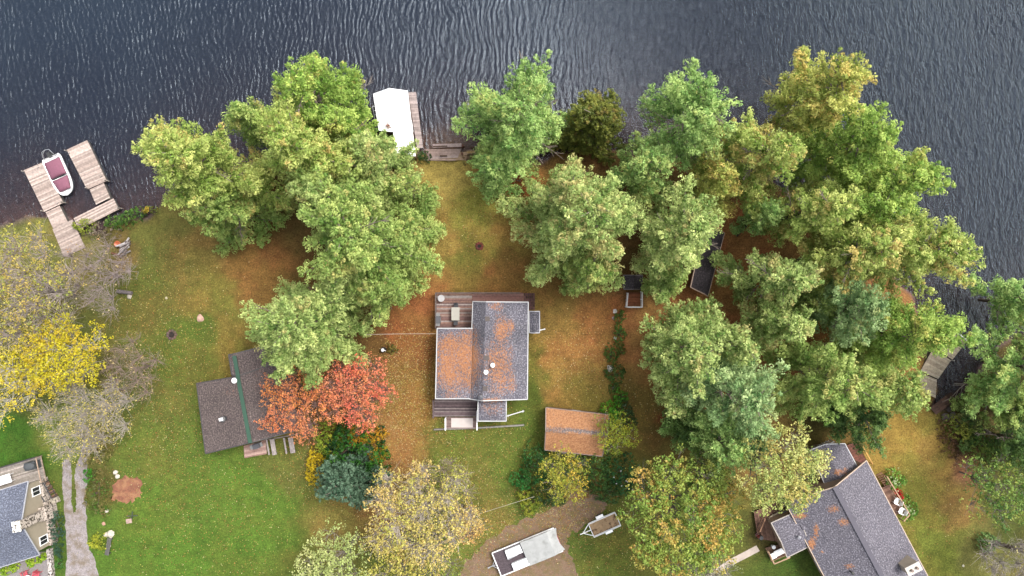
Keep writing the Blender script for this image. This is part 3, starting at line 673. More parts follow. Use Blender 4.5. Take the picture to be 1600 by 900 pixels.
GP = 'white pines around the cottages'
PINES = [
 # cx, cy, Rpx, h, palette, label, kwargs
 (322,264,90,21,'yellowgreen','big yellow green pine standing farthest left along the shore, nearest the boat dock',dict(low=.15)),
 (352,330,62,14,'green','lower dark green pine with hanging plumes below the shoreline pine over the west lawn',dict(low=.12,droop=.2)),
 (492,154,74,20,'limegreen','bright lime pine at the top of the left grove, leaning out over the water',dict()),
 (398,192,36,14,'green','small dark pine squeezed in the gap between the two left shoreline pines',dict()),
 (480,238,88,22,'yellowgreen','yellow tipped pine in the heart of the left grove',dict(dry=.2)),
 (548,205,42,16,'limegreen','olive green pine just left of the white boathouse',dict()),
 (584,240,50,17,'palegreen','pale pine just below the white boathouse at the edge of the path',dict()),
 (632,290,38,11,'green','low pine spreading over the grass opposite the green round bush',dict(low=.1)),
 (560,372,112,22,'green','largest deep green pine of the left grove, above the red maple and pale pine',dict(low=.12)),
 (520,318,60,21,'palegreen','grey green pine top rising behind the largest pine of the left grove',dict()),
 (634,360,50,13,'green','dark green pine skirt leaning over the lawn toward the fire pit',dict(low=.08)),
 (482,508,98,21,'palegreen','pale green pine overhanging the brown cabin and the red maple',dict(low=.12)),
 (590,452,50,14,'green','smaller pine between the left grove and the main cottage deck',dict()),
 (808,185,84,17,'freshgreen','lone feathery pine right of the boathouse with long plumes reaching over the water',dict(low=.14,open_=.16,fib=.6,stretch=(1.2,1,.2))),
 (775,268,38,10,'freshgreen','low pine boughs hanging over the lawn under the lone feathery pine',dict(low=.1,droop=.2)),
 (1078,185,84,21,'freshgreen','mint green pine with bare grey twigs in the middle, on the central shore',dict(fib=.6,bare=.24,open_=.16)),
 (1010,262,56,15,'freshgreen','shaded feathery pine between the central shore pines',dict(open_=.15)),
 (915,345,98,22,'palegreen','broad grey green pine right of the fire pit lawn',dict(low=.12,dry=.2)),
 (880,300,48,19,'palegreen','sandy tipped pine behind the broad pine beside the fire pit lawn',dict(dry=.4)),
 (1064,368,74,20,'palegreen','pine hanging over the dark roofed cabin and the white framed porch',dict(low=.14)),
 (915,430,44,13,'green','lower pine skirt above the hedge and the broad pine base',dict(low=.1)),
 (1045,436,30,11,'green','lower dark pine boughs beside the white framed porch',dict(low=.1)),
 (1192,248,62,20,'yellowgreen','pale yellow pine in the upper middle of the right grove',dict(dry=.25)),
 (1118,292,42,16,'gold','golden pine between the dark cabin and the mint green pine',dict(dry=.5)),
 (1278,148,68,23,'gold','golden topped pine reaching highest over the lake in the right grove',dict(dry=.3,low=.3)),
 (1330,232,70,21,'limegreen','lime green pine second from the top on the lake side of the right grove',dict()),
 (1398,292,62,20,'limegreen','bright green pine pointing out over the water on the upper right of the grove',dict(open_=.12)),
 (1262,330,60,22,'yellowgreen','yellow green pine in the centre of the right grove above the log',dict()),
 (1345,330,56,19,'limegreen','green pine between the centre and the lake side of the right grove',dict()),
 (1425,392,72,22,'yellowgreen','yellow green pine bulging farthest over the water on the right shore',dict(dry=.2)),
 (1330,400,64,22,'yellowgreen','large yellow tipped pine crown deep in the right grove',dict(dry=.2)),
 (1190,335,30,13,'freshgreen','small dim pine right of the dark cabin roof',dict(open_=.15)),
 (1215,435,54,19,'palegreen','pine with an orange tip standing over the needle covered ground right of the dark cabin',dict(dry=.15,open_=.12)),
 (1412,520,68,20,'limegreen','light green pine shading the right hand dock',dict(low=.14)),
 (1318,480,56,18,'bluegreen','blue green pine in the lower middle of the right grove',dict()),
 (1388,608,60,15,'green','green pine at the edge of the right hand lawn, nearest the dock stairs',dict(low=.1)),
 (1300,590,84,19,'green','broad green pine above the grey roofed house on the right',dict(open_=.1)),
 (1340,655,50,11,'dark','dark low pine right above the railing of the grey roofed house',dict(low=.1)),
 (1070,545,68,20,'palegreen','pale lumpy pine just below the dark cabin on the orange needles',dict(open_=.12)),
 (1140,535,38,19,'palegreen','small bright pine head tucked beside the pale lumpy pine',dict()),
 (1142,610,78,21,'bluegreen','tall blue green pine over the orange needles left of the grey roofed house',dict()),
 (1130,690,62,16,'freshgreen','green pine reaching down beside the maple at the bottom',dict(low=.12)),
 (1085,672,40,9,'dark','dark low evergreen at the edge of the side lawn',dict(low=.08)),
 (1218,505,46,17,'palegreen','pale pine standing alone in the middle of the orange clearing of the right grove',dict(open_=.12)),
 (1268,470,36,12,'green','shaded pine in the gap below the right grove',dict(open_=.2)),
 (1612,575,96,13,'freshgreen','feathery green pine on the far right shore with pale bare limbs',dict(bare=.22,open_=.16,low=.18)),
 (1580,640,50,9,'green','dark green pine low over the rocky bank right of the dock',dict(low=.12)),
 (1600,470,40,12,'freshgreen','green pine cut by the right edge at the waterline',dict()),
 (1600,690,60,11,'dark','dark evergreen cut by the right edge above the leafy shrubs',dict(low=.1)),
]
for i, (x, y, r, h, pl_, lb, kw) in enumerate(PINES): pine(x, y, r, h, pl_, lb, 100 + i, **kw)
pine(924,190,52,11,'darkolive','dense dark olive spruce on the shore between two feathery pines',301,name='spruce_tree',cat='spruce tree',group='spruce trees',low=.05,dens=1.25,pr=.24,dry=.1,open_=0,step=.7)
pine(540,748,50,9,'spruce','blue grey spruce by the bottom left lawn under the dark cedar',302,name='spruce_tree',cat='spruce tree',group='spruce trees',low=.04,dens=1.3,pr=.2,dry=.0,open_=0,step=.6)
bpy.context.view_layer.update()

decid(1066,805,108,13,[(178,186,92),(142,168,78),(150,172,80),(126,156,70),(206,170,92),(166,182,88)],'round maple turning orange and green at the bottom centre right',401,lobes=36,clus=34,leaves=15,leafsize=.2,twigs=.2,crad=.34,group='autumn maples')
decid(1100,745,50,9,[(98,128,60),(78,110,50),(120,140,62)],'dark green maple behind the orange green maple',402,lobes=12,clus=26,leaves=10,twigs=.2,group='autumn maples')
decid(560,612,62,9,[(238,146,108),(232,124,98),(240,162,110),(214,134,110)],'coral red maple right of the brown cabin, nearest the main cottage',403,lobes=18,clus=38,leaves=9,leafsize=.15,twigs=.5,crad=.28,group='autumn maples',bark=(150,120,112))
decid(468,628,64,8,[(240,158,90),(234,136,90),(242,172,100),(224,146,106)],'orange red maple spilling over the brown cabin roof',404,lobes=18,clus=34,leaves=9,leafsize=.15,twigs=.6,crad=.28,group='autumn maples',bark=(150,120,112))
decid(1215,728,74,18,[(212,214,136),(186,198,116),(200,196,116),(160,178,100),(214,196,116)],'pale yellow tree leaning over the roof of the grey roofed house',405,name='ash_tree',cat='ash tree',lobes=22,clus=34,leaves=12,leafsize=.18,twigs=.3,crad=.34)
decid(1555,760,62,8,[(130,158,76),(96,134,62),(166,176,84),(78,116,54)],'leafy green tree at the right edge beside the sloping lawn',406,name='birch_tree',cat='birch tree',lobes=16,clus=28,leaves=10,twigs=.3)
GB = 'half bare autumn trees'
decid(40,455,105,11,[(206,190,90),(184,180,80),(200,176,96),(156,166,76)],'sparse yellowing tree at the left edge beside the boat dock',410,name='aspen_tree',cat='aspen tree',group=GB,lobes=26,clus=34,leaves=8,leafsize=.15,twigs=1,crad=.3,bark=(186,172,164),low=.3)
decid(150,430,70,7,[(190,150,110),(180,166,120)],'leafless grey tree leaning over the firewood pile near the dock ramp',411,name='bare_tree',cat='bare tree',group=GB,lobes=16,clus=30,leaves=.5,twigs=.8,bark=(176,160,156),low=.2,twr=.016)
decid(95,553,92,10,[(212,200,50),(222,206,60),(196,190,48),(206,180,56)],'vivid yellow aspen in full leaf at the left edge',412,name='aspen_tree',cat='aspen tree',group=GB,lobes=26,clus=38,leaves=13,leafsize=.15,twigs=.35,crad=.3,bark=(196,190,180),ry=.62,rot=.25)
decid(22,600,60,10,[(224,206,60),(206,190,60),(216,196,70)],'yellow aspen with a pale branch cut by the left edge',413,name='aspen_tree',cat='aspen tree',group=GB,lobes=10,clus=30,leaves=7,leafsize=.15,twigs=.6,crad=.3,bark=(214,208,196))
decid(205,578,58,6,[(190,170,120),(180,160,120)],'leafless brown fan shaped tree above the cabin lawn',414,name='bare_tree',cat='bare tree',group=GB,lobes=13,clus=30,leaves=.6,twigs=.8,bark=(168,146,136),low=.15,twr=.016)
decid(130,645,85,8,[(196,184,104),(176,172,88),(206,186,120)],'thin half bare tree with straw coloured leaves at the head of the gravel driveway',415,name='aspen_tree',cat='aspen tree',group=GB,lobes=22,clus=30,leaves=4.6,leafsize=.14,twigs=1,bark=(190,180,168),low=.15)
decid(655,808,98,11,[(224,206,122),(210,196,110),(186,186,92),(222,194,124)],'half bare tree with pale twigs and cream leaves at the bottom centre',416,name='aspen_tree',cat='aspen tree',group=GB,lobes=30,clus=36,leaves=9,leafsize=.17,twigs=.9,crad=.32,bark=(206,194,180),low=.25)
decid(530,878,62,11,[(190,200,128),(170,186,112),(204,206,140)],'pale green tree cut by the bottom edge beside the green lawn',417,name='ash_tree',cat='ash tree',lobes=13,clus=34,leaves=11,leafsize=.18,twigs=.3,crad=.34)
decid(620,892,62,10,[(196,190,92),(160,172,76),(206,196,104)],'yellow green tree cut by the bottom edge under the half bare tree',418,name='aspen_tree',cat='aspen tree',lobes=14,clus=30,leaves=9,leafsize=.17,twigs=.4,crad=.34)
decid(700,762,52,7,[(166,172,76),(150,164,70),(186,180,88)],'thin yellow green tree above the orange tipped one near the driveway',419,name='aspen_tree',cat='aspen tree',lobes=13,clus=28,leaves=4.5,leafsize=.14,twigs=.7,bark=(176,160,140))
decid(732,812,32,8,[(222,186,110),(226,196,90),(216,170,110)],'small peach and gold tree left of the snowmobile trailer',420,name='birch_tree',cat='birch tree',lobes=8,clus=28,leaves=7,leafsize=.16,twigs=.6)
decid(680,862,55,7,[(176,186,84),(150,168,72),(120,144,60)],'mid green sapling left of the dirt driveway',421,name='birch_tree',cat='birch tree',lobes=12,clus=28,leaves=7,leafsize=.15,twigs=.5)
decid(1090,890,58,11,[(176,172,140),(150,156,116),(140,148,96)],'grey green sparse tree cut by the bottom edge under the round maple',422,name='ash_tree',cat='ash tree',lobes=14,clus=32,leaves=5,leafsize=.15,twigs=1,bark=(186,178,168))
decid(1575,880,50,6,[(170,160,110),(150,150,96)],'bare forked tree in the bottom right corner',423,name='bare_tree',cat='bare tree',group=GB,lobes=10,clus=26,leaves=.7,twigs=1,bark=(176,166,156))
decid(882,742,44,6,[(196,186,76),(176,178,72),(206,176,72),(150,162,64)],'yellow green small tree below the needle covered shed',424,name='maple_tree',cat='maple tree',lobes=12,clus=28,leaves=10,leafsize=.15,twigs=.2,group='autumn maples')
decid(962,672,34,4.5,[(150,164,56),(120,146,52),(176,176,60)],'lime green small tree hugging the right end of the needle covered shed',425,name='maple_tree',cat='maple tree',lobes=8,clus=30,leaves=10,leafsize=.14,twigs=.2,group='autumn maples')
# cedar, shrubs and hedging
bush(552,702,46,5,[(44,92,30),(62,112,36),(34,74,28)],'dark glossy green cedar between the blue spruce and the gold shrub',501,name='cedar_tree',cat='cedar tree',group=None,pr=.26,size=.2,k=10)
bush(495,730,19,2.2,[(226,196,44),(206,180,40)],'vivid yellow bush left of the blue grey spruce',502,ry=1.4)
bush(568,680,28,3,[(206,160,44),(196,140,40),(180,160,50)],'golden bush under the red maple above the dark cedar',503,ry=.6)
bush(512,684,26,2.6,[(150,170,56),(130,156,50),(176,180,64)],'lime bush between the picnic benches and the golden bush',504)
bush(588,712,14,2.6,[(206,170,50),(170,160,44)],'narrow gold green bush on the right side of the dark cedar',505,ry=1.6)
bush(662,245,11,1.3,[(70,104,50),(54,86,42)],'clipped round green bush beside the boathouse wall',506,pr=.12,size=.08,lump=.04,k=12)
bush(738,247,17,1.0,[(120,96,70),(96,80,56),(110,110,60)],'reddish brown low bush at the end of the shore boardwalk',507,ry=.45,rot=.2)
bush(752,240,14,.8,[(100,76,60),(126,96,70)],'thin twiggy bush on the sand right of the shore boardwalk',508,ry=.4)
bush(192,342,32,1.8,[(98,136,54),(70,108,42),(116,150,64)],'dark green juniper spreading at the foot of the boat dock',509,ry=.42,rot=.35)
bush(128,352,16,1.3,[(160,168,66),(136,152,60)],'yellow green weeds beside the ramp of the boat dock',510,ry=.8)
bush(232,328,12,1.0,[(196,170,60),(120,130,56)],'small golden weeds on the shore below the leftmost pine',511,ry=.5)
bush(160,362,24,1.4,[(150,136,120),(130,116,100)],'grey twiggy brush between the ramp and the firewood pile',512,ry=.6,dens=.35)
bush(838,728,24,2.6,[(72,110,50),(56,92,44),(66,130,62)],'dark green bush at the lower left corner of the needle covered shed',513,ry=1.3)
bush(815,750,16,1.8,[(56,126,56),(70,140,66)],'emerald bush farthest left of the thicket under the shed',514)
bush(860,775,26,2.2,[(54,84,44),(70,96,50)],'dark shaded bush along the top of the dirt driveway',515,ry=.6)
bush(828,785,18,1.6,[(166,170,60),(130,150,54)],'yellow tinged bush left of the snowmobile trailer end',516)
bush(925,735,34,2.8,[(76,112,52),(60,96,46),(96,130,60)],'mid green bush in the middle of the thicket below the shed',517)
bush(905,705,26,2.0,[(116,108,92),(92,96,70)],'grey brown twiggy bush tight against the shed eave',518,ry=.5,dens=.7)
bush(972,740,24,2.4,[(48,96,52),(60,112,60),(36,76,42)],'deep green bush with white blossoms right of the thicket',519,ry=1.2)
bush(950,772,22,1.6,[(80,112,56),(66,96,48)],'green bush above the small utility trailer',520,ry=.7)
bush(958,643,16,2.2,[(90,170,40),(80,150,36),(110,180,56)],'bright lime bush at the top right corner of the shed',521)
bush(975,650,18,2.4,[(64,92,48),(54,80,42)],'dark bush between the lime bush and the side lawn',522,ry=1.3)
bush(970,620,11,1.4,[(84,150,44),(70,130,40)],'small lime bush at the bottom end of the hedge line',523)
bush(962,585,15,1.1,[(80,112,48),(64,96,42)],'low green hedge plant beside the white boulder',524)
bush(957,552,11,1.0,[(90,120,50),(76,104,44)],'leafy hedge plant in the middle of the hedge line',525,ry=1.5)
bush(968,521,9,.9,[(70,116,46),(84,126,52)],'dark green hedge plant between two white stones',526,ry=1.6)
bush(969,494,9,.8,[(80,112,46),(96,120,52)],'topmost hedge plant just below the white framed porch',527,ry=1.1)
bush(970,545,7,.7,[(110,126,56),(90,110,48)],'tiny olive hedge plant on the right side of the hedge line',528,ry=1.4)
bush(960,607,9,.8,[(74,104,44),(90,116,50)],'small hedge plant under the white boulder',529)
bush(1505,668,26,1.6,[(176,180,84),(150,160,72),(120,140,60)],'yellow green shrub on the bank beside the dock stairs',530,ry=.8)
bush(1545,700,30,2.4,[(96,130,60),(130,150,70)],'green shrub on the rocky bank at the right edge',531)
bush(1490,690,20,.8,[(130,96,70),(110,84,64)],'dry rusty brush along the bank above the right lawn',532,ry=1.7,rot=.6,dens=.6)
bush(1545,848,14,1.6,[(130,164,96),(110,146,84)],'pale green young spruce at the foot of a leaning trunk on the right lawn',533,pr=.12)
bush(148,705,20,1.2,[(150,140,84),(120,120,66),(170,150,96)],'straw coloured garden perennials at the head of the driveway',534,ry=1.2,dens=.6)
bush(152,770,19,.9,[(104,110,58),(86,120,46),(130,120,70)],'green garden perennials along the driveway opposite the mulch patch',535,ry=2.0,dens=.6)
bush(138,744,8,.9,[(70,140,44),(84,150,50)],'bright green clump at the driveway edge',536,ry=1.3)
bush(152,847,13,1.0,[(180,184,60),(150,160,56)],'yellow green spiky shrub beside the white rocks and the bench',537)
bush(88,830,9,1.1,[(70,104,84),(60,90,70)],'blue green shrub row by the stone wall of the blue roofed house',538,ry=4.2,rot=.08)
bush(92,882,7,.7,[(70,120,50),(84,130,60)],'small green shrub below the blue green row',539)
for i, (x, y, r) in enumerate([(48,879,7),(62,874,6),(69,870,5),(22,887,7),(6,893,7)]):
    bush(x, y, r, .5, [(170,200,60),(140,180,50),(186,206,80)], ['bright hosta left of the yellow pair on the patio edge','hosta second from the wall end of the patio','small hosta nearest the stone wall end','pale striped hosta under the white eave','hosta at the left edge under the white eave'][i], 560 + i, name='hosta', cat='plant', group='hostas along the patio', pr=.09, size=.12)
bush(1398,750,16,.8,[(110,160,60),(150,190,90),(90,140,50)],'green flowering plant beside the brown steps',545,ry=1.0)
bush(1420,795,13,.8,[(110,160,60),(150,190,90),(90,140,50)],'green flowering plant beside the two white deck chairs',546,ry=1.5,rot=.2)
bush(1405,773,7,.8,[(206,44,50),(186,36,44)],'round red flowering shrub between the two green plants',547,ry=1.5,rot=.4)
bush(1370,690,9,.6,[(90,104,50),(76,92,44)],'low weeds at the top of the right deck railing',548)
# ------------------------------------------------------------------ buildings
WOODW = pm('weathered_wood', (1, 1, 1), .85, .3, 4, bump=.3, spec=.2)
WHITE = pm('white_paint', (.72, .72, .72), .45, .05, 2)
METALW = pm('white_metal_roof', (.74, .75, .77), .4, .04, .8)
PAINT = pm('painted_surface', (1, 1, 1), .5, .08, 2)
STONE = pm('field_stone', (1, 1, 1), .9, .3, 6, c2=col(120, 110, 100), thr=(.5, .56), sc2=5, bump=.6)
STEEL = pm('galvanised_steel', (.5, .5, .5), .35, .1, 3, metal=.8)
PLAST = pm('plastic', (1, 1, 1), .4, .05, 2)
CLOTH = pm('canvas', (1, 1, 1), .85, .12, 6)
def glass_mat():
    t = NT('window_glass'); b = t.n('ShaderNodeBsdfPrincipled'); b.inputs['Base Color'].default_value = (.02, .022, .025, 1); b.inputs['Roughness'].default_value = .08
    t.l(b.outputs[0], t.out.inputs[0]); return t.m
GLASS = glass_mat()
ORANGE = col(216, 154, 108)

def slope(mb, a, b, r1, r0, debf, th=.14, flip=False, edgec=(.6, .6, .6), step=.35, tw=.10):
    """roof slope: a-b along the eave, r0-r1 along the ridge; gridded top with shingle UVs and debris weight"""
    L = (b - a).length; U = (r0 - a).length; nu = max(2, int(L / step)); nv_ = max(2, int(U / step))
    n0 = len(mb.v); ey = (b - a).normalized()
    for j in range(nv_ + 1):
        for i in range(nu + 1):
            p = (a.lerp(b, i / nu)).lerp(r0.lerp(r1, i / nu), j / nv_)
            k = len(mb.v); mb.v.append(tuple(p)); rel = p - a
            u = rel.dot(ey); v = (rel - ey * u).length; mb.uv[k] = (u, v)
            s = F / (H - p.z); mb.deb[k] = debf(800 + p.x * s, 450 - p.y * s)
    for j in range(nv_):
        for i in range(nu):
            q = n0 + j * (nu + 1) + i; f = [q, q + 1, q + nu + 2, q + nu + 1]
            A, B, D_ = Vector(mb.v[f[0]]), Vector(mb.v[f[1]]), Vector(mb.v[f[3]])
            if (B - A).cross(D_ - A).z < 0: f = f[::-1]
            mb.f.append(f); mb.c.append((1, 1, 1)); mb.mi.append(0)
    d = Vector((0, 0, -th)); e = Vector((0, 0, -.004))
    c4 = [a + e, b + e, r1 + e, r0 + e]; lo = [p + d for p in (a, b, r1, r0)]
    for p_, q_ in ((a, b), (a, r0), (b, r1)): mb.bar(p_ + Vector((0, 0, -.03)), q_ + Vector((0, 0, -.03)), tw, .09, edgec, 1)
    mb.add([*c4, *lo], [(4, 5, 6, 7), (0, 1, 5, 4), (1, 2, 6, 5), (2, 3, 7, 6), (3, 0, 4, 7)], edgec, 1)

def window(root, p0, p1, t, z0, wd, ht, name='window', frame=(.75, .75, .75), pane=True, mull=1):
    """window or door on the wall line p0->p1 (outside is on the right-hand side of the direction)"""
    p0, p1 = Vector(p0), Vector(p1); d = (p1 - p0); d.z = 0; d.normalize(); nrm = Vector((d.y, -d.x, 0))
    c = p0.lerp(p1, t); c.z = 0; rz = math.atan2(d.y, d.x)
    fr = MB(); o = nrm * .02
    for sx in (-1, 1): q = c + d * (sx * (wd / 2 + .04)) + o; fr.box(q.x, q.y, z0 + ht / 2, .08, .10, ht + .16, rz, frame)
    for zz in (z0 - .04, z0 + ht + .04): q = c + o; fr.box(q.x, q.y, zz, wd, .10, .08, rz, frame)
    if mull: q = c + nrm * .035; fr.box(q.x, q.y, z0 + ht / 2, .04, .05, ht, rz, frame)
    f = fr.build(name, PAINT, root)
    if pane:
        g = MB(); q = c + nrm * .012; g.box(q.x, q.y, z0 + ht / 2, wd, .03, ht, rz); g.build('pane', GLASS, f)
    else:
        g = MB(); q = c + nrm * .012; g.box(q.x, q.y, z0 + ht / 2, wd, .03, ht, rz, (.5, .48, .45)); g.build('door_leaf', PAINT, f)
        g = MB(); q = c + nrm * .06 + d * (wd * .38); g.box(q.x, q.y, z0 + ht * .48, .05, .08, .05, rz, (.2, .2, .2)); g.build('handle', STEEL, f)
    return f

def building(name, label, cat, px4, ze, zr, rmat, wallc, trimc=(.6, .6, .6), over=.35, debf=lambda x, y: -.3, ridge_px=None, z0=0.0, wall_mat=None, group=None, ridge_t=.5, ridge_mat=None, ridgec=None, root=None, wallname='wall', roofname='roof'):
    """px4: eave corners in the photograph a,b | c,d with a-b and c-d the gable ends (a next to d)"""
    a, b, c, d = [P(x, y, ze) for x, y in px4]
    if ridge_px: r0, r1 = [P(x, y, zr) for x, y in ridge_px]
    else:
        r0 = a.lerp(b, ridge_t); r1 = d.lerp(c, ridge_t); r0.z = r1.z = zr
    ctr = (a + b + c + d) / 4
    if root is None: root = empty(name, (ctr.x, ctr.y, z0), 0, label, cat, group)
    rf = MB(); slope(rf, a, d, r1, r0, debf, edgec=trimc); slope(rf, b, c, r1, r0, debf, edgec=trimc)
    ro = rf.build(roofname, [rmat, PAINT], root)
    if ridge_mat is not None:
        rc = MB(); dr = (r1 - r0).normalized(); rc.bar(r0 + Vector((0, 0, .02)), r1 + Vector((0, 0, .02)), .34 if ridgec is None else .5, .05, ridgec or (1, 1, 1)); rc.build('ridge_cap', ridge_mat, ro)
    # walls inset by the overhang
    def inset(p, q1, q2):
        u = (q1 - p).normalized() * over; v = (q2 - p).normalized() * over; return p + u + v
    A, B, C_, D_ = inset(a, b, d), inset(b, a, c), inset(c, b, d), inset(d, c, a)
    wm = MB(); zt = ze - .12; zo = z0
    hr = (zr - ze) * (1 - over / max(.5, (b - a).length / 2))
    R0 = r0 + (r1 - r0).normalized() * over; R1 = r1 - (r1 - r0).normalized() * over
    pts = [Vector((p.x, p.y, zo)) for p in (A, B, C_, D_)] + [Vector((p.x, p.y, zt)) for p in (A, B, C_, D_)] + [Vector((R0.x, R0.y, zr - .16)), Vector((R1.x, R1.y, zr - .16))]
    wm.add(pts, [(0, 1, 5, 8, 4), (2, 3, 7, 9, 6), (1, 2, 6, 5), (3, 0, 4, 7)], wallc)
    wm.build(wallname, wall_mat or PAINT, root)
    return root, (A, B, C_, D_), ro

def out_dir(p0, p1, ctr):
    """order the two points so that the outside is on the right-hand side"""
    d = p1 - p0; n = Vector((d.y, -d.x, 0)); m = (p0 + p1) / 2
    return (p0, p1) if n.dot(Vector((m.x - ctr.x, m.y - ctr.y, 0))) > 0 else (p1, p0)
def put_windows(root, W4, spec):
    ctr = sum(W4, Vector((0, 0, 0))) / 4; sides = [(W4[0], W4[1]), (W4[1], W4[2]), (W4[2], W4[3]), (W4[3], W4[0])]
    for side, t, z, wd, ht, kind in spec:
        p0, p1 = out_dir(*sides[side], ctr)
        window(root, p0, p1, t, z, wd, ht, kind, pane=(kind == 'window'), mull=1 if kind == 'window' else 0)

def deck(mb, quad, z, bw=.14, cs=None, seed=1, th=.05, gap=.012, zpx=None):
    """real boards laid parallel to the a-b edge; quad given as photo pixels at deck height"""
    rg = random.Random(seed); a, b, c, d = [P(x, y, z if zpx is None else zpx) for x, y in quad]
    for p in (a, b, c, d): p.z = z
    U = ((d - a).length + (c - b).length) / 2; n = max(1, int(U / bw))
    for i in range(n):
        t0, t1 = i / n, (i + 1) / n - gap / max(U, .1)
        q = [a.lerp(d, t0), b.lerp(c, t0), b.lerp(c, t1), a.lerp(d, t1)]
        c0 = cs[rg.randrange(len(cs))]; k = rg.uniform(.78, 1.18); cc = tuple(x * k for x in c0)
        mb.prism(q, z - th, z, cc)
    return (a, b, c, d)
def railing(root, pts, z, h=.95, c=(.7, .7, .7), n=None, post=.09, name='railing', mat=None, bal=False):
    m = MB(); pts = [Vector((p.x, p.y, z)) for p in pts]
    for p, q in zip(pts[:-1], pts[1:]):
        L = (q - p).length; k = n or max(1, int(L / 1.5))
        for i in range(k + 1): s = p.lerp(q, i / k); m.box(s.x, s.y, z + h / 2, post, post, h, math.atan2(q.y - p.y, q.x - p.x), c)
        up = Vector((0, 0, h + .021)); m.bar(p + up, q + up, .12, .04, c); up2 = Vector((0, 0, .18)); m.bar(p + up2, q + up2, .04, .06, c)
        if bal:
            kk = int(L / .16)
            for i in range(1, kk): s = p.lerp(q, i / kk); m.box(s.x, s.y, z + .2 + (h - .25) / 2, .03, .03, h - .25, 0, c)
    return m.build(name, mat or WOODW, root)
def blobs(lst, base=-.35):
    def f(x, y):
        v = base
        for (bx, by, rx, ry, a) in lst:
            d = ((x - bx) / rx) ** 2 + ((y - by) / ry) ** 2
            v = max(v, base + (a - base) * math.exp(-d ** 1.5))
        return v
    return f
def pipe_vent(root, px, py, z, r=.09, h=.35, c=(.12, .12, .13), name='roof_vent', cap=True, sq=False):
    p = P(px, py, z); m = MB()
    if sq: m.box(p.x, p.y, p.z - .02, .42, .42, .22, .05, c); m.box(p.x, p.y, p.z + .11, .5, .5, .05, .05, tuple(x * 1.3 for x in c))
    else:
        m.lathe(p.x, p.y, [(r, z - .25), (r, z + h)], 12, c)
        if cap: m.lathe(p.x, p.y, [(r * 1.9, z + h + .02), (r * 1.9, z + h + .07), (r * .5, z + h + .16)], 12, c)
    return m.build(name, PAINT, root)

# --- main cottage in the centre
ROOF_A = roof_mat('shingle_grey_blue', col(122, 119, 132), col(146, 143, 152), ORANGE)
mdeb = blobs([(706, 575, 38, 56, .44), (730, 562, 26, 60, .48), (700, 540, 26, 26, .42), (784, 515, 16, 30, .42), (778, 575, 28, 58, .36), (796, 575, 10, 60, .26), (775, 478, 16, 8, .4), (798, 512, 8, 18, .4), (800, 600, 10, 18, .36), (770, 640, 24, 18, .22), (769, 626, 20, 5, .5)], -.22)
main, MW, mroof = building('cottage', 'main grey shingled cottage in the centre with orange needles on its roof', 'cottage', [(739, 471), (825.5, 472), (824, 624), (733, 623.5)], 3.0, 4.1, ROOF_A, col(150, 132, 120), col(220, 220, 220), .4, mdeb, ridge_t=.24)
# lower roof of the left half, butting against the main slope
lf = MB(); a = P(683, 513, 3.0); d = P(680.5, 623, 3.0); r0 = P(738.6, 513, 3.42); r1 = P(735, 623, 3.42)
slope(lf, a, d, r1, r0, mdeb, edgec=col(220, 220, 220)); lf.build('side_roof', [ROOF_A, PAINT], main)
w_ = MB(); q = [P(687, 517, 3.0), P(740, 517, 3.0), P(736, 620, 3.0), P(685, 620, 3.0)]; w_.prism(q, 0, 2.84, col(150, 132, 120)); w_.build('wall', PAINT, main)
put_windows(main, MW, [(0, .35, .9, 1.4, 1.3, 'window'), (0, .75, .25, .95, 2.05, 'door'), (1, .3, 1.1, 1.0, 1.0, 'window'), (1, .7, 1.1, 1.3, 1.1, 'window'), (2, .25, 1.1, .9, 1.0, 'window')])
window(main, P(687, 620), P(687, 517), .4, 1.0, 1.2, 1.1); window(main, P(687, 620), P(687, 517), .8, 1.0, .8, .9)
pr, PW_, prf = building('cottage', None, None, [(747, 625), (747, 658), (791, 658), (791, 625)][0:4], 2.75, 3.05, ROOF_A, col(150, 132, 120), col(225, 225, 225), .12, mdeb, root=main, wallname='porch_wall', roofname='porch_roof')
e_ = MB(); z_ = 2.6
sm, SW, srf = building('cottage', None, None, [(827, 486.5), (843, 486.5), (843, 520), (827.5, 520)], 2.45, 2.75, ROOF_A, col(150, 132, 120), col(200, 200, 205), .1, blobs([], -.5), root=main, wallname='lean_to_wall', roofname='lean_to_roof')
for x, y, z in ((761.7, 498, 4.0), (760.5, 559, 4.0), (758, 607, 4.0)): pipe_vent(main, x, y, z, sq=True, c=col(88, 78, 74))
pipe_vent(main, 770, 570, 3.95, .13, .4, (.7, .7, .7), 'chimney_pipe'); pipe_vent(main, 759.5, 581, 4.05, .13, .3, (.75, .75, .75), 'chimney_pipe')
pipe_vent(main, 751, 620, 4.1, .14, .35, (.06, .06, .07), 'chimney_pipe')
RED = [col(150, 118, 108), col(168, 132, 118), col(178, 150, 138), col(140, 108, 102), col(184, 170, 164), col(130, 104, 100)]
DGR = [col(112, 96, 98), col(96, 82, 86), col(134, 118, 118), col(156, 142, 140)]
dk = MB(); deck(dk, [(682, 457.5), (737.5, 457.5), (737.5, 512), (682, 512)], .75, .15, RED, 3)
deck(dk, [(738, 457.5), (818, 457.5), (818, 471), (738, 471)], .75, .15, [col(150, 110, 104), col(140, 104, 96), col(164, 128, 120)], 4)
dk.build('deck', WOODW, main)
st = MB()
for i in range(6): # steps going down on the lake-side right corner
    q = [(818.5 + i * 2.9, 458), (821 + i * 2.9, 458), (821 + i * 2.9, 484), (818.5 + i * 2.9, 484)]
    deck(st, [(x, y) for x, y in q], .68 - i * .11, .3, [col(110, 80, 78), col(90, 66, 64)], 5 + i)
st.build('stairs', WOODW, main)
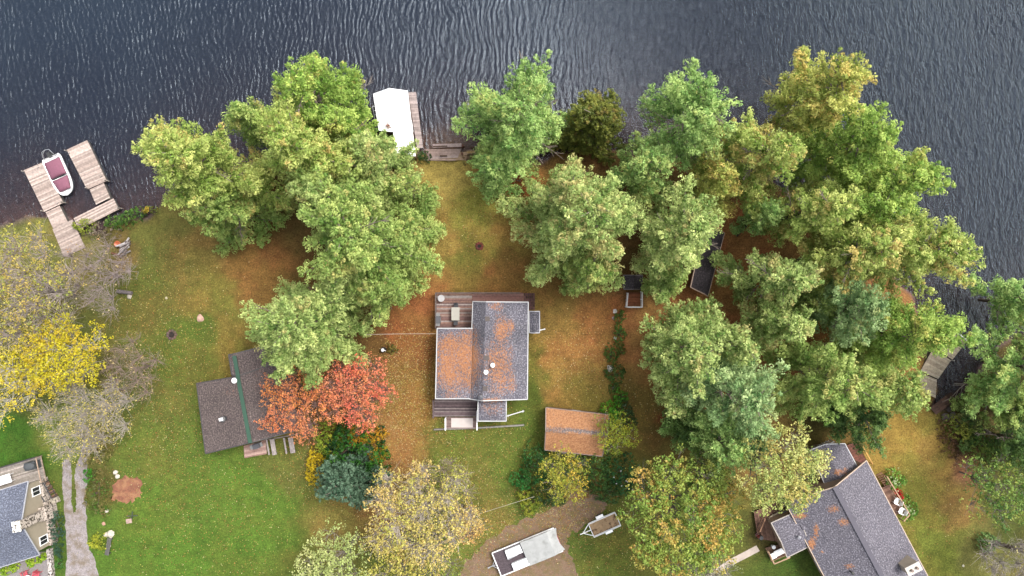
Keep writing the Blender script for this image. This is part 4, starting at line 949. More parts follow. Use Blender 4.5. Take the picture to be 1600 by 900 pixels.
railing(main, [P(682, 512, .75), P(682, 457.5, .75), P(812, 457.5, .75)], .75, .9, col(120, 106, 100), bal=True)
dk2 = MB(); deck(dk2, [(679, 624), (745, 624), (745, 651), (677.5, 651)], .6, .15, DGR, 7); dk2.build('deck', WOODW, main)
dk3 = MB(); deck(dk3, [(697, 652), (745, 652), (745, 669.5), (697, 669.5)], .35, .15, [col(150, 128, 122), col(130, 108, 104)], 8); dk3.build('landing', WOODW, main)
m = MB(); m.prism([P(705, 653.5, .4), P(739, 653.5, .4), P(739, 668, .4), P(705, 668, .4)], .352, .39, col(226, 214, 208)); tag(m.build('door_mat_board', PAINT), 'pale board lying on the small landing south of the cottage', 'board')
railing(main, [P(697, 652, .35), P(697, 669.5, .35)], .35, .85, (.72, .72, .72), 1); railing(main, [P(746, 640, .35), P(746, 669, .35)], .35, .95, (.72, .72, .72), 1)
railing(main, [P(678, 651, .6), P(678, 624, .6)], .6, .8, col(120, 104, 104), 2)
wl = empty('timber_edging', P(745, 667, 0), 0, 'long low timber edging on the grass south of the main cottage', 'retaining edge')
m = MB(); m.bar(P(678, 671, .15), P(745, 668.5, .15), .16, .3, col(150, 144, 136)); m.build('timber', WOODW, wl)
m = MB(); m.bar(P(746, 668.4, .15), P(819, 664, .15), .16, .3, col(160, 156, 148)); m.build('timber', WOODW, wl)
hr = empty('handrail', P(805, 646, 0), 0, 'white handrail slanting off the porch roof corner over the grass', 'handrail')
m = MB(); m.bar(P(792, 650, .9), P(819, 642, .9), .09, .07, (.75, .75, .75)); m.build('rail', WHITE, hr); 
for x, y in ((794, 649.4), (817, 642.6)): m = MB(); p = P(x, y, .4); m.box(p.x, p.y, .43, .09, .09, .86, 0, (.75,) * 3); m.build('post', WHITE, hr)
hr = empty('handrail', P(848, 515, 0), 0, 'short white handrail beside the lean-to on the right of the main cottage', 'handrail')
m = MB(); m.bar(P(843.5, 516, .9), P(852, 514, .9), .09, .07, (.75, .75, .75)); m.build('rail', WHITE, hr)
for x, y in ((845, 515.6), (851, 514.2)): m = MB(); p = P(x, y, .4); m.box(p.x, p.y, .43, .09, .09, .86, 0, (.75,) * 3); m.build('post', WHITE, hr)

# --- brown grey cabin with the green ridge
ROOF_B = roof_mat('shingle_brown_grey', col(112, 98, 97), col(128, 114, 109), col(206, 160, 138), blotch=.15)
bdeb = blobs([(362, 612, 20, 14, .08), (420, 640, 26, 60, .06), (410, 590, 30, 30, .12), (450, 620, 20, 60, .2), (440, 670, 30, 20, -.02)], -.3)
cab, CW, crf = building('cabin', 'brown grey cabin with a green ridge beside the red maple', 'cabin', [(360, 597), (450, 580), (466, 672), (321, 709)], 2.7, 3.6, ROOF_B, col(120, 84, 60), col(70, 66, 66), .3, bdeb, ridge_px=[(371, 590), (391, 692)], root=None) if False else (None, None, None)
cab = empty('cabin', P(388, 640), 0, 'brown grey cabin with a green ridge beside the red maple', 'cabin')
rf = MB(); E = col(80, 76, 76)
def quadroof(rf, e0, e1, r0, r1, ze, zr, deb):
    slope(rf, P(*e0, ze), P(*e1, ze), P(*r1, zr), P(*r0, zr), deb, edgec=E)
quadroof(rf, (307, 599), (321, 709), (371, 588), (391, 692), 2.5, 3.6, bdeb)
quadroof(rf, (452, 560), (466, 672), (371, 588), (391, 692), 2.5, 3.6, bdeb)
quadroof(rf, (357, 554), (362, 586), (364, 553), (371, 587.6), 3.47, 3.6, bdeb)
quadroof(rf, (448, 532), (452, 559.6), (364, 553), (371, 587.6), 2.5, 3.6, bdeb)
ro = rf.build('roof', [ROOF_B, PAINT], cab)
m = MB(); m.bar(P(366, 556, 3.65), P(372, 588, 3.65), .42, .05, col(60, 98, 78)); m.bar(P(371.5, 588, 3.66), P(391, 692, 3.66), .42, .05, col(60, 98, 78)); m.build('ridge_cap', PAINT, ro)
w_ = MB(); q = [P(313, 603, 2.5), P(371, 592, 3.6), P(391, 688, 3.6), P(325, 704, 2.5)]
w_.prism([P(312, 603, 2.4), P(362, 591, 2.4), P(362, 562, 2.4), P(445, 541, 2.4), P(461, 668, 2.4), P(325, 704, 2.4)], 0, 2.38, col(124, 90, 66)); w_.build('wall', PAINT, cab)
wa = MB(); A_, B_, R_ = P(325, 704, 2.42), P(461, 668, 2.42), P(391, 688, 3.44); Bn = Vector((0, .12, 0))
wa.add([A_, B_, R_, A_ + Bn, B_ + Bn, R_ + Bn], [(0, 1, 2), (5, 4, 3), (0, 2, 5, 3), (2, 1, 4, 5), (1, 0, 3, 4)], col(124, 90, 66)); wa.build('gable_wall', PAINT, cab)
ctr = P(390, 640, 0); p0, p1 = out_dir(P(325, 704, 2.4), P(461, 668, 2.4), ctr); window(cab, p0, p1, .5, .2, .9, 2.0, 'door', pane=False, mull=0); window(cab, p0, p1, .25, .9, 1.1, 1.0); window(cab, p0, p1, .75, .9, 1.1, 1.0)
p0, p1 = out_dir(P(312, 603, 2.4), P(325, 704, 2.4), ctr); window(cab, p0, p1, .3, .9, 1.1, 1.0); window(cab, p0, p1, .7, .9, 1.1, 1.0)
p = P(350, 654, 3.4); ch = MB(); ch.lathe(p.x, p.y, [(.24, 2.9), (.24, 3.7)], 14, (.05, .05, .055)); ch.lathe(p.x, p.y, [(.30, 3.72), (.30, 3.78), (.1, 3.84)], 14, (.07, .07, .07)); ch.box(p.x - .12, p.y, 3.88, .4, .3, .1, .2, (.75, .75, .75)); ch.build('chimney_pipe', PAINT, cab)
dsh = empty('satellite_dish', P(368, 594, 3.6), 0, 'small white dish on the green ridged cabin roof', 'satellite dish'); p = P(368, 594, 3.75)
m = MB(); m.tube((p.x, p.y, 3.5), (p.x, p.y, 3.95), .03); m.build('mast', STEEL, dsh); m = MB(); m.lathe(p.x, p.y, [(.05, 3.96), (.2, 4.0), (.3, 4.1)], 16, (.8, .8, .8)); m.build('dish', WHITE, dsh)
ld = MB(); deck(ld, [(380.5, 697), (415, 687), (417, 709.5), (382, 716)], .25, .14, [col(186, 150, 140), col(170, 136, 124), col(196, 164, 152)], 11); tag(ld.build('wooden_landing', WOODW), 'pinkish wooden landing at the cabin door under the green ridge', 'landing')

# --- needle covered shed
ROOF_C = roof_mat('shingle_under_needles', col(140, 128, 128), col(160, 146, 142), col(214, 158, 112))
shed, SHW4, shr = building('garden_shed', 'shed whose roof is buried in orange pine needles', 'shed', [(851, 703), (853, 637), (952, 648), (941, 713)], 2.1, 3.0, ROOF_C, col(130, 100, 80), col(150, 130, 120), .2,
    (lambda x, y: .62 - .62 * math.exp(-((y - 671 - (x - 851) * .06) / 3.6) ** 2)))
put_windows(shed, SHW4, [(0, .5, .15, 1.1, 1.8, 'door'), (1, .5, .9, .8, .7, 'window')])
# --- dark roofed cabin in the right grove
ROOF_D = roof_mat('dark_roll_roofing', col(74, 66, 72), col(84, 76, 80), col(160, 96, 60), blotch=.15)
dc, DW, dr = building('cabin', 'dark roofed cabin half hidden under the pines of the right grove', 'cabin', [(1106, 463), (1079, 449), (1100, 352), (1132, 364)], 2.6, 3.05, ROOF_D, col(120, 80, 58), col(190, 160, 140), .3, blobs([], -.45), ridge_t=.22)
put_windows(dc, DW, [(0, .5, .9, .9, .9, 'window'), (3, .3, .9, 1.1, 1.0, 'window'), (3, .7, .15, .9, 2.0, 'door')])
# --- small porch cabin with the white frame
pc, PCW, pcr = building('playhouse', 'small grey roofed playhouse under pine boughs behind the white railing', 'playhouse', [(974, 430), (1004, 430), (1002, 452), (975, 452)], 1.9, 2.5, ROOF_D, col(110, 90, 76), col(120, 110, 110), .15, blobs([], -.4))
m = MB(); deck(m, [(978, 457), (1000, 457), (1000, 478), (978, 478)], .5, .14, [col(150, 92, 62), col(130, 80, 56)], 13); m.build('porch_floor', WOODW, pc)
railing(pc, [P(1001, 456, .5), P(1001, 479.5, .5), P(977, 479.5, .5), P(979, 458, .5)], .5, .9, (.62, .6, .6), 2, .1, 'porch_railing', WHITE)

# --- blue grey roofed house bottom left
ROOF_E = roof_mat('shingle_blue_grey', col(122, 128, 148), col(138, 144, 162), ORANGE, blotch=.12)
bh, BW, bro = building('house', 'blue grey roofed house with a stone chimney at the bottom left corner', 'house', [(62, 867), (44, 752), (-110, 800), (-90, 915)], 3.1, 5.0, ROOF_E, col(190, 178, 158), col(190, 190, 196), .35, blobs([], -.6))
put_windows(bh, BW, [(0, .12, 1.2, .8, 1.1, 'window'), (0, .86, 1.2, .8, 1.1, 'window'), (1, .2, 1.0, 1.4, 1.1, 'window'), (3, .2, .2, 1.6, 2.0, 'window')])
p0, p1 = out_dir(BW[0], BW[1], sum(BW, Vector()) / 4); dd = (p1 - p0).normalized(); nn = Vector((dd.y, -dd.x, 0))
m = MB(); cc = (p0 + p1) / 2 + nn * .14; m.box(cc.x, cc.y, .5, (p1 - p0).length + .1, .26, 1.0, math.atan2(dd.y, dd.x), col(226, 212, 200)); m.build('stone_base', STONE, bh)
cp = P(86, 803, 0); cq = (p0 + p1) / 2 + nn * .32; m = MB(); rz = math.atan2(dd.y, dd.x)
m.box(cq.x, cq.y, .9, 1.5, .9, 1.8, rz, col(226, 212, 200)); m.box(cq.x - nn.x * .08, cq.y - nn.y * .08, 3.65, .95, .7, 3.7, rz, col(230, 216, 204)); m.box(cq.x - nn.x * .08, cq.y - nn.y * .08, 5.56, 1.1, .85, .1, rz, (.72, .70, .66)); m.build('chimney', STONE, bh)
m = MB()
for i in range(3): # timber staircase by the deck corner
    pass
DW1 = MB(); deck(DW1, [(-60, 748), (64, 711), (73, 752), (-60, 792)], .5, .14, [col(186, 176, 166), col(170, 160, 150), col(196, 184, 176)], 15); DW1.build('deck', WOODW, bh)
railing(bh, [P(-60, 748, .5), P(65, 711, .5)], .5, .95, col(70, 66, 66), post=.07, mat=PAINT)
railing(bh, [P(65.5, 712, .5), P(73.5, 750, .5)], .5, .95, col(196, 170, 150), post=.07)
m = MB()
for i in range(4): deck(m, [(64 + i * 4.5, 757 + i * 6.2), (76 + i * 4, 752 + i * 6), (78.5 + i * 4, 756.5 + i * 6), (66.5 + i * 4.5, 761.5 + i * 6.2)], .44 - i * .12, .14, [col(140, 110, 92), col(120, 94, 80)], 30 + i)
m.build('stairs', WOODW, bh); railing(bh, [P(62, 756, .2), P(78, 780, .2)], .1, .95, (.04, .04, .045), 3, .06, 'stair_railing', PAINT); railing(bh, [P(76, 751, .2), P(89, 775, .2)], .1, .95, (.04, .04, .045), 3, .06, 'stair_railing', PAINT)
m = MB(); a, b = P(80, 856, 0), P(88, 960, 0); m.bar(a + Vector((0, 0, .25)), b + Vector((0, 0, .25)), .42, .5, col(226, 216, 210)); tag(m.build('stone_wall', STONE), 'low whitish stone wall running down from the blue roofed house beside the driveway', 'stone wall')
m = MB(); p = P(85, 782, .2); m.box(p.x, p.y, .2, 1.0, .6, .4, .35, col(200, 190, 172)); tag(m.build('stone_step', STONE), 'pale stone block step at the foot of the black stair railing', 'stone step')

# --- grey roofed house bottom right
ROOF_F = roof_mat('shingle_grey', col(122, 118, 130), col(142, 138, 148), ORANGE, blotch=.12)
rdeb = blobs([(1303, 795, 16, 10, .36), (1318, 816, 16, 9, .44), (1250, 806, 16, 7, .5), (1275, 830, 6, 18, .6), (1268, 850, 8, 14, .6), (1328, 885, 12, 6, .5), (1310, 738, 10, 8, .5), (1285, 725, 14, 24, .4), (1322, 742, 8, 8, .4), (1320, 732, 6, 5, .5), (1284, 862, 5, 4, .5)], -.42)
rh, RW, rro = building('house', 'long grey roofed house with a cream chimney at the bottom right', 'house', [(1227, 785), (1354, 719.5), (1500, 995), (1372, 1061)], 2.9, 4.9, ROOF_F, col(176, 150, 128), col(214, 190, 168), .35, rdeb, ridge_mat=PAINT, ridgec=col(96, 92, 104))
put_windows(rh, RW, [(1, .12, .3, .95, 2.0, 'door'), (1, .3, 1.0, 1.4, 1.2, 'window'), (1, .6, 1.0, 1.4, 1.2, 'window'), (3, .15, 1.0, 1.4, 1.2, 'window'), (3, .4, 1.0, 1.4, 1.2, 'window')])
g2, GW, g2r = building('house', None, None, [(1266, 703), (1320, 693), (1342, 733), (1292, 764)], 2.3, 3.1, ROOF_F, col(176, 150, 128), col(214, 214, 214), .25, rdeb, root=rh, ridge_px=[(1290, 694), (1314, 751)], wallname='wing_wall', roofname='wing_roof')
g3, GW3, g3r = building('house', None, None, [(1205, 817), (1230, 871), (1266, 853), (1241, 801)], 2.6, 3.2, ROOF_F, col(176, 150, 128), col(190, 180, 172), .2, rdeb, root=rh, ridge_t=.5, wallname='porch_wall', roofname='porch_roof')
# valley behind the porch roof
m = MB(); a, b = P(1241, 802, 2.66), P(1265, 853, 2.66); rr = P(1216.5, 844, 3.2).lerp(P(1253, 827, 3.2), 1.0); tip = P(1274, 822, 3.28)
n0 = len(m.v)
slope(m, a, a.lerp(b, .5) * 1.0, tip, tip * 1.0, rdeb) if False else None
m.add([a, P(1254, 826.5, 3.22), tip, b], [(0, 3, 1), (0, 1, 2), (1, 3, 2)]); 
for k, q in enumerate((a, P(1254, 826.5, 3.22), tip, b)): m.uv[k] = (q.x, q.y); m.deb[k] = .1 if k in (0, 2, 3) else -.4
for i_, f in enumerate(m.f):
    A, B, D_ = [Vector(m.v[j]) for j in f[:3]]
    if (B - A).cross(D_ - A).z < 0: m.f[i_] = f[::-1]
m.build('valley_roof', ROOF_F, rh)
p = P(1425, 887, 5.0); m = MB(); rz = math.radians(27); m.box(p.x, p.y, 4.2, 1.45, .8, 2.1, rz, col(206, 190, 170)); m.box(p.x, p.y, 5.29, 1.6, .95, .09, rz, col(236, 226, 214))
for s in (-.3, .3): m.lathe(p.x + s * math.cos(rz), p.y + s * math.sin(rz), [(.15, 5.33), (.14, 5.6)], 12, col(150, 130, 120))
m.build('chimney', PAINT, rh)
pipe_vent(rh, 1247, 838, 3.15, .1, .3, (.2, .2, .22)); pipe_vent(rh, 1329, 893, 4.0, .09, .45, (.04, .04, .04))
BR = [col(140, 106, 90), col(128, 96, 82), col(152, 118, 100)]
m = MB(); deck(m, [(1184, 842), (1178, 800), (1222, 780), (1240, 850)], .45, .14, BR, 16); m.build('deck', WOODW, rh)
m = MB(); deck(m, [(1321, 697), (1338, 690), (1356, 722), (1340, 729)], .6, .14, [col(140, 92, 78), col(126, 84, 72)], 17); m.build('deck', WOODW, rh)
m = MB(); deck(m, [(1372, 765), (1389, 757), (1413, 800), (1397, 806)], .6, .14, BR, 18); m.build('deck', WOODW, rh)
m = MB(); deck(m, [(1196, 856), (1230, 848), (1237, 866), (1205, 876)], .3, .14, BR, 19); m.build('deck', WOODW, rh)
railing(rh, [P(1339, 690, .6), P(1357, 722, .6)], .6, .9, col(220, 170, 100)); railing(rh, [P(1379, 741, .4), P(1400, 776, .4), P(1414, 800, .4), P(1405, 810, .4)], .4, .9, col(206, 170, 140))
railing(rh, [P(1183, 826, .45), P(1191, 806, .45)], .45, .9, col(170, 130, 104)); railing(rh, [P(1196, 857, .3), P(1205, 876, .3), P(1229, 866, .3)], .3, .9, col(206, 170, 140))
railing(rh, [P(1267, 700, .6), P(1296, 687, .6)], .6, 1.0, (.75, .75, .75), 5, mat=WHITE)
m = MB()
for i in range(8): deck(m, [(1369 + i * 2.3, 742 + i * 3.0), (1378 + i * 2.5, 738 + i * 3.2), (1379 + i * 2.5, 740 + i * 3.2), (1370 + i * 2.3, 744 + i * 3.0)], .08 + i * .065, .3, [col(150, 112, 90)], 40 + i)
m.build('stairs', WOODW, rh)
# ------------------------------------------------------------------ docks, boathouse, boat
DOCK = [col(206, 186, 176), col(192, 172, 162), col(216, 198, 188), col(184, 166, 156)]
wz = WZ
def dock_thing(label, secs, posts, z=.1, cs=DOCK, group=None, cleats=()):
    q0 = secs[0][0]; r = empty('dock', P(*q0, wz), 0, label, 'dock', group)
    for i, s in enumerate(secs):
        m = MB(); a, b, c, d = deck(m, s, z - .004 * (i % 2), .15, cs, 50 + i); o = m.build('dock_section', WOODW, r)
        fm = MB(); off = lambda p: Vector((p.x, p.y, 0)); ctr = (a + b + c + d) / 4
        fm.prism([p.lerp(ctr, .03) for p in (a, b, c, d)], wz - .15, z - .055, (.06, .055, .05)); fm.build('float', PLAST, o)
    for x, y in posts:
        p = P(x, y, z); m = MB(); m.tube((p.x, p.y, wz - 1.5), (p.x, p.y, z + .45), .06, .06, 8, col(190, 180, 170)); m.build('post', WOODW, r)
    for x, y in cleats:
        p = P(x, y, z); m = MB(); m.box(p.x, p.y, z + .05, .26, .05, .04, .9, (.5, .5, .5)); m.box(p.x, p.y, z + .015, .08, .06, .03, .9, (.5, .5, .5)); m.build('cleat', STEEL, r)
    return r
dock_thing('U shaped grey board dock around the pontoon boat at the left', [
    [(37, 266), (66, 254), (99, 317), (69, 331)], [(71, 331.5), (93, 321.5), (106, 347), (83, 357)], [(82, 358), (113, 343), (133, 387), (100, 402)],
    [(104, 234), (136, 219), (167, 283), (136, 296)], [(140, 296), (162, 286), (172, 309), (150, 320)], [(115, 341), (177, 310), (186, 327), (123, 359)]],
    [(38, 268), (68, 330), (98, 316), (105, 236), (166, 282), (137, 294), (172, 311), (186, 325)], cleats=[(60, 262), (90, 318), (108, 240), (158, 276)])
# boat
bt = empty('motor_boat', P(97, 276, wz), math.atan2(-(306 - 244), (112 - 84)), 'white motor boat with plum covers moored inside the U shaped dock', 'boat')
L_, B_ = 4.7, 2.15
def hull_ring(z, k, kl=1.0):
    pts = []
    for i in range(25):
        t = i / 24; x = -L_ / 2 + L_ * t * kl
        hw = B_ / 2 * k * (1 if t < .55 else math.sqrt(max(0, 1 - ((t - .55) / .45) ** 2.6)))
        if t < .06: hw *= .9 + t / .06 * .1
        pts.append((x, hw))
    return [(x, y, z) for x, y in pts] + [(x, -y, z) for x, y in pts[::-1][1:]]
def ringmesh(mb, rings, c=(1, 1, 1), top=True, bot=True):
    n = len(rings[0]); vs = [v for r_ in rings for v in r_]; fs = []
    for j in range(len(rings) - 1):
        for i in range(n): fs.append((j * n + i, j * n + (i + 1) % n, (j + 1) * n + (i + 1) % n, (j + 1) * n + i))
    if top: fs.append(tuple(range((len(rings) - 1) * n, len(rings) * n)))
    if bot: fs.append(tuple(range(n - 1, -1, -1)))
    # orient outward (rings run clockwise seen from above)
    fs = [f[::-1] for f in fs]
    return mb.add(vs, fs, c)
m = MB(); ringmesh(m, [hull_ring(-.25, .7, .9), hull_ring(.1, .92, .97), hull_ring(.5, 1.0), hull_ring(.56, .99), hull_ring(.56, .86, .99), hull_ring(.3, .80, .97)], (.78, .78, .78)); m.build('hull', PAINT, bt, False, True)
m = MB(); ringmesh(m, [hull_ring(.12, .955, .972), hull_ring(.28, .985, .985)], (.04, .04, .05), False, False); m.build('hull_stripe', PAINT, bt, False)
PL = col(150, 96, 116)
def cover(x0, x1, w0, w1, z, name='cover'):
    mb = MB(); n = 10; vs = []; 
    for i in range(n + 1):
        t = i / n; x = x0 + (x1 - x0) * t; w_ = w0 + (w1 - w0) * t; ex = math.sin(math.pi * min(1, max(0, t))) ** .35
        for j in range(9):
            s = -1 + j / 4; vs.append((x, s * w_ / 2, z + .26 * ex * (1 - abs(s) ** 3) + .02 * math.sin(i * 2.3 + j * 1.7)))
    fs = [(i * 9 + j, (i + 1) * 9 + j, (i + 1) * 9 + j + 1, i * 9 + j + 1) for i in range(n) for j in range(8)]
    k = len(vs); vs += [(v[0], v[1], z - .12) for v in vs]
    fs += [tuple(k + q for q in f[::-1]) for f in fs]
    for i in range(n): fs += [(i * 9, k + i * 9, k + (i + 1) * 9, (i + 1) * 9), ((i + 1) * 9 + 8, k + (i + 1) * 9 + 8, k + i * 9 + 8, i * 9 + 8)]
    for j in range(8): fs += [(j + 1, k + j + 1, k + j, j), (n * 9 + j, k + n * 9 + j, k + n * 9 + j + 1, n * 9 + j + 1)]
    mb.add(vs, fs, PL); return mb.build(name, CLOTH, bt, False, True)
cover(-1.9, .04, 1.84, 1.84, .60); cover(.3, 1.72, 1.80, 1.3, .60)
m = MB(); m.box(.18, 0, .66, .05, 1.6, .26, 0, (.5, .55, .6)); m.build('windshield', GLASS, bt, False)
m = MB(); m.box(-2.55, 0, .55, .5, .34, .42, 0, (.03, .03, .03)); m.box(-2.7, 0, .05, .2, .16, .9, 0, (.04, .04, .04)); m.build('outboard_motor', PLAST, bt, False)
m = MB(); pts = [(-2.1, -.62, .56), (-2.45, -.6, .9), (-2.95, -.42, .98), (-3.05, 0, 1.0), (-2.95, .42, .98), (-2.45, .6, .9), (-2.1, .62, .56)]; m.path(pts, .035, 6, (.8, .8, .8)); m.path([(-3.05, 0, 1.0), (-2.6, -.2, 1.3), (-2.3, -.5, .9)], .025, 6, (.8, .8, .8)); m.build('ski_rail', STEEL, bt, False)
for s in (-1, 1):
    m = MB(); m.box(-1.9, s * .72, .6, .22, .05, .05, 0, (.5, .5, .5)); m.build('cleat', STEEL, bt, False)
# boathouse
bhs = empty('boathouse', P(617, 195, wz), 0, 'white metal roofed boathouse standing in the lake', 'boathouse')
def metal_slope(mb, e0, e1, r0, r1, ze, zr):
    a, b, c, d = P(*e0, ze), P(*e1, ze), P(*r1, zr), P(*r0, zr)
    n = int((b - a).length / .45)
    vs = [a, b, c, d]; f = (0, 1, 2, 3)
    if (b - a).cross(d - a).z < 0: vs = [a, d, c, b]
    lo = [v - Vector((0, 0, .07)) for v in vs]
    mb.add(vs + lo, [(0, 1, 2, 3), (7, 6, 5, 4), (0, 4, 5, 1), (1, 5, 6, 2), (2, 6, 7, 3), (3, 7, 4, 0)], (1, 1, 1))
    for i in range(n + 1): t = i / n; mb.bar(a.lerp(b, t) + Vector((0, 0, .015)), d.lerp(c, t) + Vector((0, 0, .015)), .035, .04)
m = MB(); metal_slope(m, (583, 147), (591.5, 204), (608, 138), (614.5, 206), 2.6, 3.1); metal_slope(m, (637, 142), (649.5, 244), (608.2, 138), (618, 243), 2.6, 3.1)
m.build('roof', METALW, bhs)
m = MB(); m.prism([P(587, 149, 2.6), P(608, 142, 2.6), P(634, 145, 2.6), P(646, 241, 2.6), P(617, 240, 2.6), P(613, 203, 2.6), P(594, 201, 2.6)], wz - .8, 2.52, col(150, 120, 100)); m.build('wall', PAINT, bhs)
m = MB(); a, b = P(617.5, 240.5, 2.52), P(646, 241, 2.52); p0, p1 = (a, b); window(bhs, p0, p1, .5, .2, .9, 2.0, 'door', pane=False, mull=0)
window(bhs, P(634.5, 145, 2.6), P(646.5, 241, 2.6), .5, .9, 1.0, .9) if False else window(bhs, P(646.3, 241, 2.6), P(634.3, 145, 2.6), .5, .9, 1.0, .9)
m = MB(); p = P(606, 197, 2.95); rg_ = random.Random(4)
for i in range(40): m.box(p.x + rg_.gauss(0, .18), p.y + rg_.gauss(0, .16), 3.02 + rg_.random() * .06, .16, .03, .02, rg_.random() * 3, col(196, 128, 90))
tag(m.build('leaf_pile', LEAF), 'small clump of rusty leaves caught on the white boathouse roof', 'leaf pile')
m = MB(); deck(m, [(638, 144), (650, 143.5), (661, 231), (651.5, 232)], .12, .15, [col(200, 184, 180), col(188, 172, 168)], 61)
o = m.build('side_deck', WOODW, bhs)
m = MB()
for x, y in ((649, 146), (655, 190), (660, 228)): p = P(x, y, .1); m.tube((p.x, p.y, wz - 1.5), (p.x, p.y, .05), .09, .09, 8, col(120, 104, 92))
m.build('piling', WOODW, bhs)
ldr = empty('swim_ladder', P(584, 175, wz), 0, 'white ladder frame leaning on the water side of the boathouse', 'ladder')
m = MB(); a, b, c_, d_ = P(582, 166, .3), P(587, 193, .3), P(586, 166, .3), P(591, 193, .3)
m.bar(a, b, .05, .05, (.75,) * 3); m.bar(c_, d_, .05, .05, (.75,) * 3); m.build('rail', WHITE, ldr)
for i in range(5): m = MB(); m.bar(a.lerp(b, i / 4), c_.lerp(d_, i / 4), .05, .05, (.75,) * 3); m.build('rung', WHITE, ldr)
# shore boardwalk
sb = empty('boardwalk', P(692, 238, 0), 0, 'weathered boardwalk along the shore between the boathouse and the reddish bush', 'boardwalk')
m = MB(); deck(m, [(664, 233), (721, 232.5), (715, 246.5), (670, 249)], .08, .16, [col(196, 170, 160), col(178, 154, 144), col(206, 184, 176)], 63); m.build('boards', WOODW, sb)
m = MB(); deck(m, [(676, 225), (721, 224), (721, 229.5), (676, 231)], .16, .3, [col(214, 190, 186), col(200, 178, 172)], 64); m.build('step', WOODW, sb)
m = MB(); m.bar(P(663, 250, .1), P(712, 250, .1), .12, .2, col(206, 180, 166)); m.build('edge_board', WOODW, sb)
for x, y in ((723, 228), (722, 240)):
    m = MB(); p = P(x, y, .2); m.lathe(p.x, p.y, [(.13, -.6), (.13, .35)], 10, col(120, 84, 70)); m.build('post', WOODW, sb)
for i, (x, y, l, a) in enumerate([(688, 229.5, 1.6, .05), (693, 244, .8, 0), (748, 241, 1.4, -.05)]):
    m = MB(); p = P(x, y, 0); m.bar((p.x - l / 2, p.y, .12), (p.x + l / 2, p.y + a, .14), .14, .1, col(96, 78, 68)); tag(m.build('driftwood', WOODW), ['dark driftwood log washed under the boardwalk step', 'short dark plank lying on the boardwalk near the clipped round bush', 'dark log beside the thin twiggy bush on the sand'][i], 'driftwood')
# right dock
RD = [col(206, 190, 166), col(196, 178, 156), col(214, 200, 178)]
dock_thing('sandy coloured dock at the right shore under the light green pine', [[(1482, 511), (1512, 532), (1488, 562), (1460, 544)], [(1458, 545), (1486, 563), (1466, 592), (1438, 580)], [(1436, 581), (1464, 593), (1462, 622), (1440, 612)]], [(1511, 533), (1487, 563)], z=.12, cs=RD)
m = MB(); m.bar(P(1492, 516, .2), P(1511, 532, .2), .12, .14, (.72, .72, .7)); tag(m.build('dock_bumper', PLAST), 'white bumper rail on the lake end of the right hand dock', 'bumper')
rs = empty('shore_steps', P(1472, 630, 0), 0, 'dark brown timber steps on the bank between the right dock and lawn', 'steps')
for i in range(4):
    m = MB(); deck(m, [(1453 + i * 8, 637 - i * 6.2), (1462 + i * 8, 631 - i * 6.2), (1472 + i * 8, 642 - i * 6.2), (1463 + i * 8, 648 - i * 6.2)], .34 - i * .08, .3, [col(110, 84, 72), col(96, 74, 64)], 70 + i); m.build('step', WOODW, rs)

# ------------------------------------------------------------------ furniture builders
def adirondack(px, py, z, rz, label, c=(.75, .75, .75), name='deck_chair', group=None):
    p = P(px, py, z); r = empty(name, p, rz, label, 'chair', group)
    m = MB()
    for i in range(5): m.box(-.02 + i * .1, 0, .38 - i * -.012, .085, .52, .025, 0, c)
    m.build('seat', PAINT, r, False)
    m = MB()
    for i in range(5): m.box(-.22, -.22 + i * .11, .66, .03, .095, .62, 0, c)
    m.build('backrest', PAINT, r, False)
    for s in (-1, 1):
        m = MB(); m.box(.1, s * .31, .58, .62, .11, .03, 0, c); m.build('armrest', PAINT, r, False)
        for x in (-.15, .36): m = MB(); m.box(x, s * .29, .285, .06, .04, .57, 0, c); m.build('leg', PAINT, r, False)
    return r
def lounger(px, py, z, rz, label, c=(.78, .78, .78)):
    r = empty('sun_lounger', P(px, py, z), rz, label, 'lounger')
    m = MB(); m.box(.25, 0, .36, 1.2, .62, .1, 0, c); m.build('seat', CLOTH, r, False)
    m = MB(); m.box(-.6, 0, .52, .55, .62, .09, 0, c); m.build('backrest', CLOTH, r, False)
    for x in (-.7, .75):
        for s in (-1, 1): m = MB(); m.box(x, s * .27, .155, .05, .05, .31, 0, (.1, .1, .1)); m.build('leg', STEEL, r, False)
    return r
def bbq(px, py, z, rz, label, c=(.04, .04, .045)):
    r = empty('barbecue', P(px, py, z), rz, label, 'barbecue')
    m = MB(); m.box(0, 0, .45, .7, .5, .7, 0, c); m.build('cabinet', PAINT, r, False)
    m = MB(); m.box(0, 0, .86, .8, .56, .12, 0, c); m.box(0, -.03, .98, .74, .46, .12, 0, tuple(x * 1.4 for x in c)); m.build('lid', PAINT, r, False)
    for s in (-1, 1): m = MB(); m.box(s * .55, 0, .86, .28, .45, .03, 0, (.15, .15, .15)); m.build('side_shelf', PAINT, r, False)
    m = MB(); m.tube((-.25, -.3, .95), (.25, -.3, .95), .015, .015, 6, (.6, .6, .6)); m.build('handle', STEEL, r, False)
    return r
